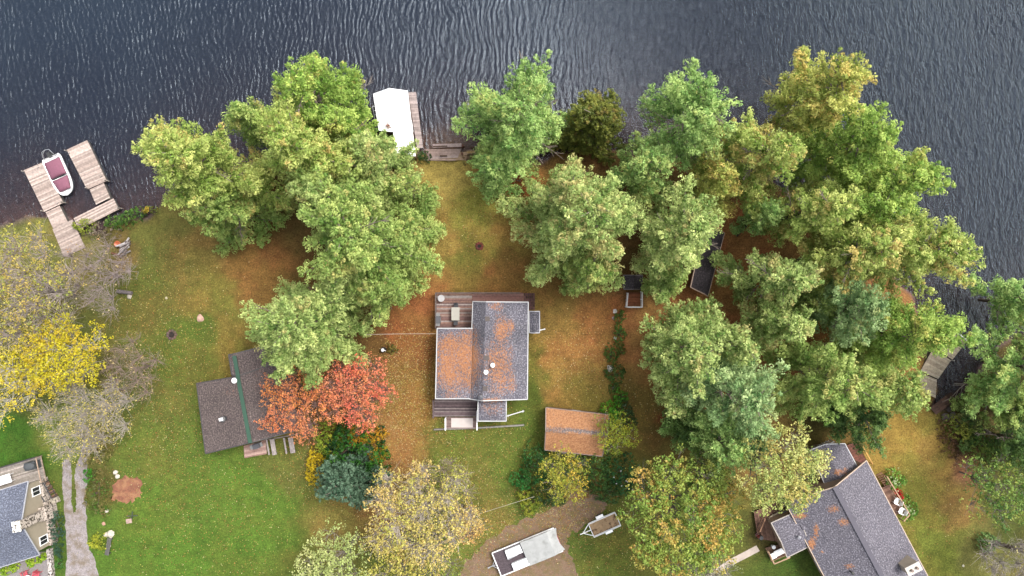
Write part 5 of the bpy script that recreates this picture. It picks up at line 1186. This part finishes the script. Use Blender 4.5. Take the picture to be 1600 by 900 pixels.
# on the main cottage deck
tb = empty('patio_table', P(712.5, 490, .75), 0, 'glass topped patio table on the red stained cottage deck', 'table')
m = MB(); m.box(0, 0, .72, .88, 1.42, .03, 0, col(196, 192, 180)); m.build('tabletop', PAINT, tb, False)
for sx in (-1, 1):
    for sy in (-1, 1): m = MB(); m.box(sx * .38, sy * .64, .35, .05, .05, .7, 0, (.05, .05, .05)); m.build('leg', STEEL, tb, False)
def patio_chair(px, py, z, rz, label, c=(.045, .045, .05), group=None):
    r = empty('patio_chair', P(px, py, z), rz, label, 'chair', group)
    m = MB(); m.box(0, 0, .43, .46, .46, .04, 0, c); m.build('seat', CLOTH, r, False)
    m = MB(); m.box(-.22, 0, .7, .04, .46, .5, 0, c); m.build('backrest', CLOTH, r, False)
    for sx in (-1, 1):
        for sy in (-1, 1): m = MB(); m.box(sx * .2, sy * .2, .205, .03, .03, .41, 0, c); m.build('leg', STEEL, r, False)
    return r
patio_chair(713, 476.5, .75, -math.pi / 2, 'black patio chair at the lake end of the glass topped table', group='patio chairs')
patio_chair(712.5, 504, .75, math.pi / 2, 'black patio chair at the cottage end of the glass topped table', group='patio chairs')
bbq(685.5, 499, .75, math.pi / 2, 'black barbecue against the left edge of the red cottage deck')
rt = empty('round_table', P(690, 466, .75), 0, 'small round white table in the top left corner of the cottage deck', 'table')
m = MB(); m.lathe(0, 0, [(.36, .5), (.38, .52), (.38, .54)], 20, (.3, .29, .29)); m.build('tabletop', PAINT, rt, False)
m = MB(); m.lathe(0, 0, [(.2, 0), (.05, .05), (.04, .49)], 12, (.6, .6, .6)); m.build('pedestal', PAINT, rt, False)
# cabin side
bbq(405, 694, .25, .3, 'black barbecue on the pinkish landing of the cabin')
for i, (x, y, lb) in enumerate([(421, 697, 'picnic bench of grey slats nearest the cabin barbecue'), (429.5, 697, 'wide grey picnic bench second from the cabin barbecue'), (448, 695, 'narrow grey bench third from the cabin barbecue'), (458, 694, 'picnic bench at the far right end by the cabin corner')]):
    r = empty('picnic_bench', P(x, y, 0), .17, lb, 'bench', 'grey benches beside the cabin'); wdt = (.18, .5, .2, .55)[i]
    m = MB(); n = max(1, int(wdt / .13))
    for k in range(n): m.box(-wdt / 2 + wdt * (k + .5) / n, 0, .5, wdt / n - .02, 1.75, .04, 0, tuple(v * (.9 + .1 * (k % 2)) for v in col(196, 184, 180)))
    m.build('seat', WOODW, r, False)
    for s in (-1, 1): m = MB(); m.box(0, s * .75, .24, max(.12, wdt * .8), .06, .48, 0, col(120, 110, 106)); m.build('leg', WOODW, r, False)
for x0, y0, x1, y1 in ((414, 688, 466, 678),):
    m = MB(); m.bar(P(x0, y0, .1), P(x1, y1, .1), .1, .1, col(170, 156, 150)); tag(m.build('timber', WOODW), 'long timber lying under the bench ends by the cabin wall', 'timber')
# bottom left deck
tt = empty('table', P(10, 748, .5), .3, 'white rectangular table on the grey deck of the blue roofed house', 'table')
m = MB(); m.box(0, 0, .72, 2.1, .95, .06, 0, (.78, .78, .8)); m.build('tabletop', PAINT, tt, False)
for sx in (-.9, .9):
    for sy in (-.38, .38): m = MB(); m.box(sx, sy, .345, .07, .07, .69, 0, (.6, .6, .6)); m.build('leg', PAINT, tt, False)
kb = empty('barbecue', P(56, 725, .5), .2, 'big round shouldered black barbecue under its cover in the deck corner', 'barbecue')
m = MB(); m.box(0, 0, .5, 1.15, .85, 1.0, 0, (.045, .05, .055)); m.build('cover', CLOTH, kb, False)
m = MB(); m.lathe(0, 0, [(.62, 1.0), (.6, 1.12), (.45, 1.24), (.15, 1.3)], 20, (.055, .06, .065), sx=1.0, sy=.7); m.build('hood', CLOTH, kb, False, True)
for i, (x, y, lb) in enumerate([(43, 893, 'pink patio chair on the left of the white patio table'), (62, 893, 'pink patio chair on the right of the white patio table')]):
    adirondack(x, y, .02, -1.2 - i * .7, lb, col(226, 96, 110), 'patio_chair', 'pink patio chairs')
rt = empty('round_table', P(50, 903, .02), 0, 'round white patio table between the pink chairs at the bottom edge', 'table')
m = MB(); m.lathe(0, 0, [(.55, .66), (.57, .68), (.57, .7)], 24, (.74, .74, .74)); m.build('tabletop', PAINT, rt, False)
m = MB(); m.lathe(0, 0, [(.3, 0), (.06, .06), (.05, .65)], 12, (.5, .5, .5)); m.build('pedestal', PAINT, rt, False)
# right house
adirondack(1206, 809, .45, 2.2, 'cream deck chair left of its twin on the brown deck', col(226, 214, 186), group='cream deck chairs')
adirondack(1213.5, 805, .45, 2.2, 'cream deck chair right of its twin on the brown deck, next to the cluttered table', col(226, 214, 186), group='cream deck chairs')
rt = empty('round_table', P(1223, 802, .45), 0, 'grey round deck table under the pale leaning tree beside the cream chairs', 'table')
m = MB(); m.lathe(0, 0, [(.45, .7), (.47, .72), (.47, .74)], 20, col(170, 170, 176)); m.build('tabletop', PAINT, rt, False)
m = MB(); m.lathe(0, 0, [(.25, 0), (.05, .05), (.05, .69)], 10, (.2, .2, .2)); m.build('pedestal', STEEL, rt, False)
lounger(1213, 862, .3, .45, 'white cushioned lounger on the low deck below the porch roof')
m = MB(); p = P(1207, 853, .3); m.lathe(p.x, p.y, [(.18, .3), (.22, .7), (.2, .72)], 14, (.7, .7, .7)); tag(m.build('planter', PLAST), 'round white planter above the white lounger', 'planter')
adirondack(1400, 782, .6, 2.7, 'white chair on the narrow deck nearest the red shrub', group='white deck chairs')
adirondack(1407, 797, .6, 2.7, 'white chair at the lower end of the narrow deck', group='white deck chairs')
pl = empty('potted_plant', P(1181, 834, .45), 0, 'dark red potted plant beside the brown deck railing', 'potted plant')
m = MB(); m.lathe(0, 0, [(.14, 0), (.2, .35), (.2, .38)], 14, (.05, .04, .04)); m.build('pot', PLAST, pl, False)
rgp = np.random.RandomState(9); Vv, ccv = puffs(rgp, np.array([[.05, 0, .55], [-.12, .1, .6], [.1, -.15, .55], [-.05, -.1, .7]]), np.array([.2] * 4), np.tile(np.array(col(120, 50, 40)), (4, 1)), 14, .12); fast_mesh('foliage', Vv, 4, ccv, LEAF, pl)
m = MB(); p = P(1187, 838, .45); m.lathe(p.x, p.y, [(.2, .45), (.26, .85), (.22, 1.0)], 14, (.03, .03, .03)); tag(m.build('planter', PLAST), 'black pot beside the dark red potted plant', 'planter')

# ------------------------------------------------------------------ trailers
def wheel(r, x, y, s, rad=.3):
    m = MB(); m.tube((x, y, rad), (x, y + s * .2, rad), rad, rad, 18, (.02, .02, .02)); w1 = m.build('wheel', PLAST, r, False)
    m = MB(); m.tube((x, y + s * .201, rad), (x, y + s * .215, rad), rad * .55, rad * .55, 14, (.7, .7, .7)); m.build('rim', STEEL, w1, False)
ctrp = P(824, 859, 0); ang = math.atan2(-(822.5 - 861), 865 - 771)
tr = empty('snowmobile_trailer', ctrp, ang, 'white trailer with a flat cover over its right half on the dirt driveway', 'trailer')
TL, TW = 7.35, 2.75
WH = (.6, .6, .61)
m = MB()
for s in (-1, 1): m.box(0, s * TW / 2, .62, TL, .1, .18, 0, WH)
m.box(-TL / 2, 0, .62, .1, TW - .1, .18, 0, WH); m.box(TL / 2 - .05, 0, .62, .1, TW - .1, .18, 0, WH); m.build('frame', PAINT, tr, False)
m = MB(); m.box(0, 0, .56, TL - .1, TW - .1, .06, 0, col(92, 80, 86)); m.build('bed', pm('trailer_bed', (1, 1, 1), .9, .4, 8, c2=col(150, 110, 90), thr=(.55, .7), sc2=5), tr, False)
m = MB(); x0, x1, x2 = -.35, 2.75, 3.95
vs = []
for x, z, w_ in ((x0, .95, TW + .1), (x0, 1.0, TW + .02), (1.2, 1.06, TW), (x1, 1.02, TW), (x2, .66, TW * .94)):
    for j in range(9): s = -1 + j / 4; vs.append((x + (.0 if x < 3 else -.28 * (1 - s * s)), s * w_ / 2, z + .05 * (1 - s * s)))
k = 9; fs = [(i * k + j, (i + 1) * k + j, (i + 1) * k + j + 1, i * k + j + 1) for i in range(4) for j in range(8)]; nn0 = len(vs); vs += [(v[0], v[1], .6) for v in vs]
fs += [(i * k, nn0 + i * k, nn0 + (i + 1) * k, (i + 1) * k) for i in range(4)] + [((i + 1) * k + 8, nn0 + (i + 1) * k + 8, nn0 + i * k + 8, i * k + 8) for i in range(4)]
fs += [(j + 1, nn0 + j + 1, nn0 + j, j) for j in range(8)] + [(4 * k + j, nn0 + 4 * k + j, nn0 + 4 * k + j + 1, 4 * k + j + 1) for j in range(8)]
m.add(vs, fs, (.25, .255, .25)); m.build('cover', pm('trailer_cover', (1, 1, 1), .35, .16, 1.2, c2=(.6, .6, .58), thr=(.5, .75), sc2=1.0), tr, False)
m = MB(); m.box(-1.35, .72, .82, 1.75, .85, .4, .0, (.8, .82, .83)); m.build('storage_box', PAINT, tr, False)
m = MB(); m.box(-1.15, -.85, .82, 1.85, .8, .4, .0, (.8, .82, .83)); m.build('storage_box', PAINT, tr, False)
m = MB(); m.bar((-2.3, .1, .78), (-1.1, .2, .78), .1, .06, (.8, .8, .8)); m.bar((-2.3, .1, .78), (-2.15, .45, .78), .1, .06, (.8, .8, .8)); m.build('tie_bar', STEEL, tr, False)
m = MB(); m.bar((-TL / 2, 0, .55), (-TL / 2 - .95, 0, .5), .1, .1, (.7, .7, .7)); m.bar((-TL / 2, .5, .55), (-TL / 2 - .5, 0, .52), .07, .07, (.7, .7, .7)); m.bar((-TL / 2, -.5, .55), (-TL / 2 - .5, 0, .52), .07, .07, (.7, .7, .7))
m.box(-TL / 2 - .95, 0, .55, .22, .14, .14, 0, (.8, .8, .8)); m.build('tongue', STEEL, tr, False)
for s in (-1, 1): wheel(tr, -.6, s * (TW / 2 - .28), s, .28); wheel(tr, .35, s * (TW / 2 - .28), s, .28)
m = MB(); m.box(TL / 2 + .02, 0, .66, .04, 1.6, .1, 0, (.3, .02, .02)); m.build('tail_light', PLAST, tr, False)
ctrp = P(943, 816, 0); ang = math.atan2(-(799 - 816), 960 - 921)
ut = empty('utility_trailer', ctrp, ang, 'small open utility trailer with a plywood bed half under the round maple', 'trailer', None)
UL, UW = 3.2, 1.55; SI = (.62, .62, .62)
m = MB()
for s in (-1, 1): m.box(0, s * UW / 2, .62, UL, .06, .06, 0, SI); m.box(0, s * UW / 2, .9, UL, .06, .06, 0, SI)
for x in (-UL / 2, UL / 2): m.box(x, 0, .62, .06, UW - .06, .06, 0, SI); m.box(x, 0, .9, .06, UW - .06, .06, 0, SI)
for x in (-UL / 2, 0, UL / 2):
    for s in (-1, 1): m.box(x, s * UW / 2, .76, .05, .05, .22, 0, SI)
m.build('frame', PAINT, ut, False)
m = MB(); m.box(0, 0, .57, UL - .08, UW - .08, .04, 0, col(176, 146, 110)); m.build('bed', pm('plywood_bed', (1, 1, 1), .85, .25, 2, c2=col(150, 96, 66), thr=(.52, .62), sc2=1.5), ut, False)
for s in (-1, 1):
    m = MB(); m.box(-.15 if s > 0 else .15, s * (UW / 2 + .2), .66, .85, .3, .05, 0, (.72, .72, .72)); m.box(-.55 + (0 if s > 0 else .3), s * (UW / 2 + .2), .55, .05, .3, .2, 0, (.72, .72, .72)); m.build('fender', PAINT, ut, False)
    wheel(ut, -.15 if s > 0 else .15, s * (UW / 2 + .1), s, .28)
m = MB(); m.bar((-UL / 2, .7, .6), (-UL / 2 - .95, 0, .56), .07, .07, SI); m.bar((-UL / 2, -.7, .6), (-UL / 2 - .95, 0, .56), .07, .07, SI); m.bar((-UL / 2, 0, .6), (-UL / 2 - 1.3, 0, .56), .08, .08, SI); m.build('tongue', PAINT, ut, False)

# ------------------------------------------------------------------ fire pits, rocks, logs and small yard things
def rock(mb, x, y, z, r, rg, c, fl=.6):
    n = 7; vs = [(x, y, z + r * fl * 1.05)]; 
    for k, (rr, zz) in enumerate(((.62, .85), (1, .35), (.95, -.2))):
        for i in range(n): a = 6.283 * i / n + k * .4; q = r * rr * rg.uniform(.78, 1.2); vs.append((x + q * math.cos(a), y + q * math.sin(a), z + r * fl * zz * rg.uniform(.8, 1.15)))
    fs = [(0, 1 + i, 1 + (i + 1) % n) for i in range(n)]
    for k in range(2): fs += [(1 + k * n + i, 1 + (k + 1) * n + i, 1 + (k + 1) * n + (i + 1) % n, 1 + k * n + (i + 1) % n) for i in range(n)]
    mb.add(vs, fs, c)
ROCK = pm('rock', (1, 1, 1), .9, .3, 4, bump=.5)
def a_rock(px, py, r, c, label, name='rock', cat='rock', group=None, fl=.6, seed=0):
    m = MB(); p = P(px, py); rock(m, p.x, p.y, 0, r, random.Random(seed + int(px * 7 + py)), col(*c), fl); tag(m.build(name, ROCK), label, cat, group)
def firepit(px, py, r, n, c, label, name='fire_pit'):
    p = P(px, py); t = empty(name, p, 0, label, 'fire pit'); rg = random.Random(int(px))
    m = MB(); m.lathe(0, 0, [(r * .9, .0), (r * .85, .05), (.1, .09)], 14, col(60, 50, 46)); m.build('ash', pm('ash', (1, 1, 1), .95, .5, 12, c2=col(170, 160, 156), thr=(.5, .6), sc2=9), t, False)
    for i in range(n):
        a = 6.283 * i / n; m = MB(); rock(m, r * math.cos(a), r * math.sin(a), .02, .17, rg, tuple(v * rg.uniform(.8, 1.2) for v in col(*c)), .8); m.build('stone', ROCK, t, False)
firepit(749, 384.5, .34, 8, (120, 62, 52), 'small rust red fire ring on the open lawn above the main cottage')
firepit(268.5, 523, .45, 9, (110, 92, 84), 'stone ringed fire pit with ash on the west lawn')
a_rock(313, 497, .42, (216, 176, 156), 'flat pinkish stone on the lawn near the stone ringed fire pit', fl=.4)
a_rock(203, 463, .28, (214, 204, 190), 'small white rock under the leafless tree at the edge of the west lawn')
a_rock(260, 466, .17, (196, 184, 150), 'tiny pale stone alone on the upper west lawn')
lg = MB(); a, b = P(185, 455), P(208, 458); lg.tube((a.x, a.y, .2), (b.x, b.y, .2), .22, .2, 10, col(130, 120, 120)); tag(lg.build('log', BARK), 'thick grey log end beside the small white rock', 'log')
wp = empty('firewood_pile', P(194, 388), 0, 'pile of grey split firewood near the juniper and dock ramp', 'firewood pile'); rg_ = random.Random(8)
for i in range(14):
    m = MB(); x, y, a = rg_.gauss(.2, .35), rg_.gauss(0, .28), .7 + rg_.gauss(0, .25); L = .55; z = .12 + .2 * (i % 3)
    m.tube((x - L * math.cos(a), y - L * math.sin(a), z), (x + L * math.cos(a), y + L * math.sin(a), z + .05), .11, .1, 7, col(*rg_.choice([(206, 200, 200), (170, 160, 158), (130, 116, 110)]))); m.build('firewood_log', BARK, wp, False)
m = MB(); p = P(185, 381.5); m.lathe(p.x, p.y, [(.3, 0), (.36, .25), (.3, .3), (.1, .2)], 12, col(206, 110, 70)); tag(m.build('flower_pot', PLAST), 'orange clay pot above the firewood pile', 'pot')
m = MB(); a, b = P(175, 395), P(190, 400); m.bar((a.x, a.y, .1), (b.x, b.y, .1), .16, .12, col(120, 66, 50)); tag(m.build('plank', WOODW), 'dark red brown plank below the firewood pile', 'plank')
for i, (x, y, r, lb) in enumerate([(180.5, 738, .26, 'upper of two cream stone blocks above the mulch patch'), (183.5, 744, .28, 'lower of two cream stone blocks above the mulch patch'),
    (166, 835, .3, 'square white rock left of the bigger one above the dark bench'), (173.5, 834, .42, 'biggest white rock in the pair above the dark bench'), (162, 818, .22, 'pinkish rock in the flower bed above the white rock pair'),
    (167, 798, .24, 'pale grey rock in the flower bed left of the bird bath'), (171, 853, .2, 'small white stone lying on the dark bench')]):
    a_rock(x, y, r, (226, 216, 200) if i != 4 else (206, 160, 140), lb, fl=.8)
bn = empty('garden_bench', P(172.5, 852, 0), math.radians(80), 'dark weathered bench in the flower bed by the white rocks', 'bench')
m = MB(); [m.box(0, -.16 + k * .16, .43, 1.9, .14, .04, 0, col(110, 108, 104)) for k in range(3)]; m.build('seat', WOODW, bn, False)
for s in (-1, 1): m = MB(); m.box(s * .8, 0, .205, .08, .42, .41, 0, col(90, 88, 86)); m.build('leg', WOODW, bn, False)
bb = empty('bird_bath', P(209, 806, 0), 0, 'bird feeder on a cross footed post with a pinkish tray on the lower left lawn', 'bird feeder')
m = MB(); m.bar((-.75, -.02, .06), (.45, .05, .06), .08, .08, col(84, 96, 84)); m.bar((-.2, -.45, .062), (-.1, .5, .062), .08, .08, col(84, 96, 84)); m.build('cross_foot', PAINT, bb, False)
m = MB(); m.tube((-.1, 0, .1), (.35, .02, 1.7), .035, .03, 8, col(84, 92, 84)); m.build('pole', PAINT, bb, False)
m = MB(); m.box(.45, .02, 1.75, .6, .48, .08, .15, col(196, 168, 156)); m.build('tray', WOODW, bb, False)
# lamp / garden ornament by the pine
lp = empty('garden_lantern', P(600, 546, 0), 0, 'black garden lantern with a white top next to the small potted shrub', 'garden lantern')
m = MB(); m.lathe(0, 0, [(.28, 0), (.3, .5), (.22, .75)], 14, (.02, .02, .02)); m.build('base', PAINT, lp, False)
m = MB(); m.lathe(0, 0, [(.12, .76), (.2, .82), (.16, .92), (.03, .98)], 14, (.8, .8, .82)); m.bar((0, 0, .9), (.36, -.05, .9), .06, .05, (.8, .8, .8)); m.build('lamp_head', WHITE, lp, False)
bush(612, 545, 8, .6, [(120, 110, 56), (146, 130, 66), (90, 96, 44)], 'small brown green potted shrub right of the black lantern', 549, pr=.1, dens=.6)
fb = empty('raised_bed', P(589, 494, 0), 0, 'grey timber framed bed corner showing under the pine left of the cottage', 'raised bed')
m = MB()
for a, b in (((580, 505), (597, 505)), ((596.5, 504), (596.5, 482)), ((580, 483), (596, 483)), ((580.5, 484), (580.5, 504))): m.bar(P(*a, .2), P(*b, .2), .14, .4, col(170, 156, 146))
m.build('frame', WOODW, fb); m = MB(); m.prism([P(581, 484), P(596, 484), P(596, 504), P(581, 504)], .02, .25, col(70, 52, 40)); m.build('soil', ROCK, fb)
# stones along the hedge
for i, (x, y, r, c, lb) in enumerate([(961, 486, .26, (226, 220, 214), 'topmost white stone of the hedge line near the white framed porch'), (958, 497, .2, (176, 150, 140), 'grey brown stone just under the topmost hedge stone'), (961, 528.5, .2, (226, 220, 214), 'white stone in the middle of the hedge line'),
    (953, 575.5, .38, (214, 206, 198), 'white boulder left of the low hedge plant'), (959, 606, .18, (220, 214, 206), 'little white stone near the bottom of the hedge line'), (974.5, 633, .18, (236, 230, 226), 'white stone between the lime bush and the shed')]): a_rock(x, y, r, c, lb, group='stones along the hedge', fl=.7)
lg = MB(); a, b = P(1149, 368), P(1166, 351); lg.tube((a.x, a.y, .25), (b.x, b.y, .4), .22, .16, 10, col(70, 60, 60)); tag(lg.build('log', BARK), 'dark fallen log between the dark cabin and the centre of the right grove', 'log')
lg = MB(); a, b = P(1549, 846, .3), P(1603, 862, 4.5); lg.tube(a, b, .28, .2, 10, col(120, 104, 92)); lg.tube(b, b + Vector((1.0, .5, 2.5)), .2, .1, 8, col(120, 104, 92)); tag(lg.build('leaning_trunk', BARK), 'bare leaning tree trunk rising out of the pale young spruce', 'tree trunk')
for i, (x, y, r, c) in enumerate([(1478, 652, .5, (130, 116, 110)), (1488, 648, .35, (150, 140, 134)), (1497, 658, .45, (120, 106, 100)), (1508, 652, .3, (170, 160, 156)), (1516, 664, .4, (110, 98, 92)), (1483, 640, .3, (100, 88, 84)), (1494, 668, .3, (200, 196, 190)), (1526, 668, .35, (140, 130, 124))]):
    a_rock(x, y, r, c, ['big brown boulder at the foot of the dark steps','small grey boulder touching the dark steps','brown boulder second along the bank from the steps','light grey boulder in the middle of the bank rocks','dark brown boulder near the yellow green bank shrub','near black boulder highest up beside the steps','whitest boulder of the bank rocks','mid grey boulder farthest right along the bank'][i], 'boulder', 'boulder', 'rocks on the right bank')
for i, (x, y) in enumerate([(1382, 884), (1505, 884)][1:]): a_rock(x, y, .14, (220, 214, 190), 'small pale stone on the right hand lawn', seed=3)
# flowers
for i, (x, y, r, n, cl, lb) in enumerate([(1398, 749, 12, 22, (226, 236, 190), 'white blossoms on the flowering plant beside the brown steps'), (1421, 795, 10, 16, (220, 232, 180), 'white blossoms on the flowering plant beside the white deck chairs'), (972, 745, 18, 8, (240, 236, 240), 'white blossoms dotted over the deep green bush')]):
    rg = np.random.RandomState(70 + i); Cn = np.stack([rg.randn(n) * .4 * r * H / F, rg.randn(n) * .5 * r * H / F, .9 + rg.rand(n) * .3 + (1.4 if i == 2 else 0)], 1)
    Vv, ccv = puffs(rg, Cn, np.full(n, .07), np.tile(np.array(col(*cl, k=1.3)), (n, 1)), 10, .09); p = P(x, y, .8)
    o = fast_mesh('blossoms', Vv, 4, ccv, LEAF); o.location = (p.x, p.y, 0); tag(o, lb, 'flowers', kind='stuff')
# overhead wires
def wire(pts, label, r=.022, sag=.5):
    m = MB(); out = []
    for (a, b) in zip(pts[:-1], pts[1:]):
        A, B = P(*a), P(*b)
        for i in range(13): t = i / 12; q = A.lerp(B, t); q.z -= 4 * sag * t * (1 - t); out.append(q)
    m.path(out, r, 5, col(196, 186, 170)); tag(m.build('overhead_wire', PAINT), label, 'wire')
wire([(568, 523, 5.5), (681, 521.5, 3.6)], 'thin wire from the pines to the left wall of the main cottage')
wire([(380, 930, 6.5), (835, 776, 5.0)], 'long thin wire crossing the bottom lawn toward the yellow green small tree', sag=.8)
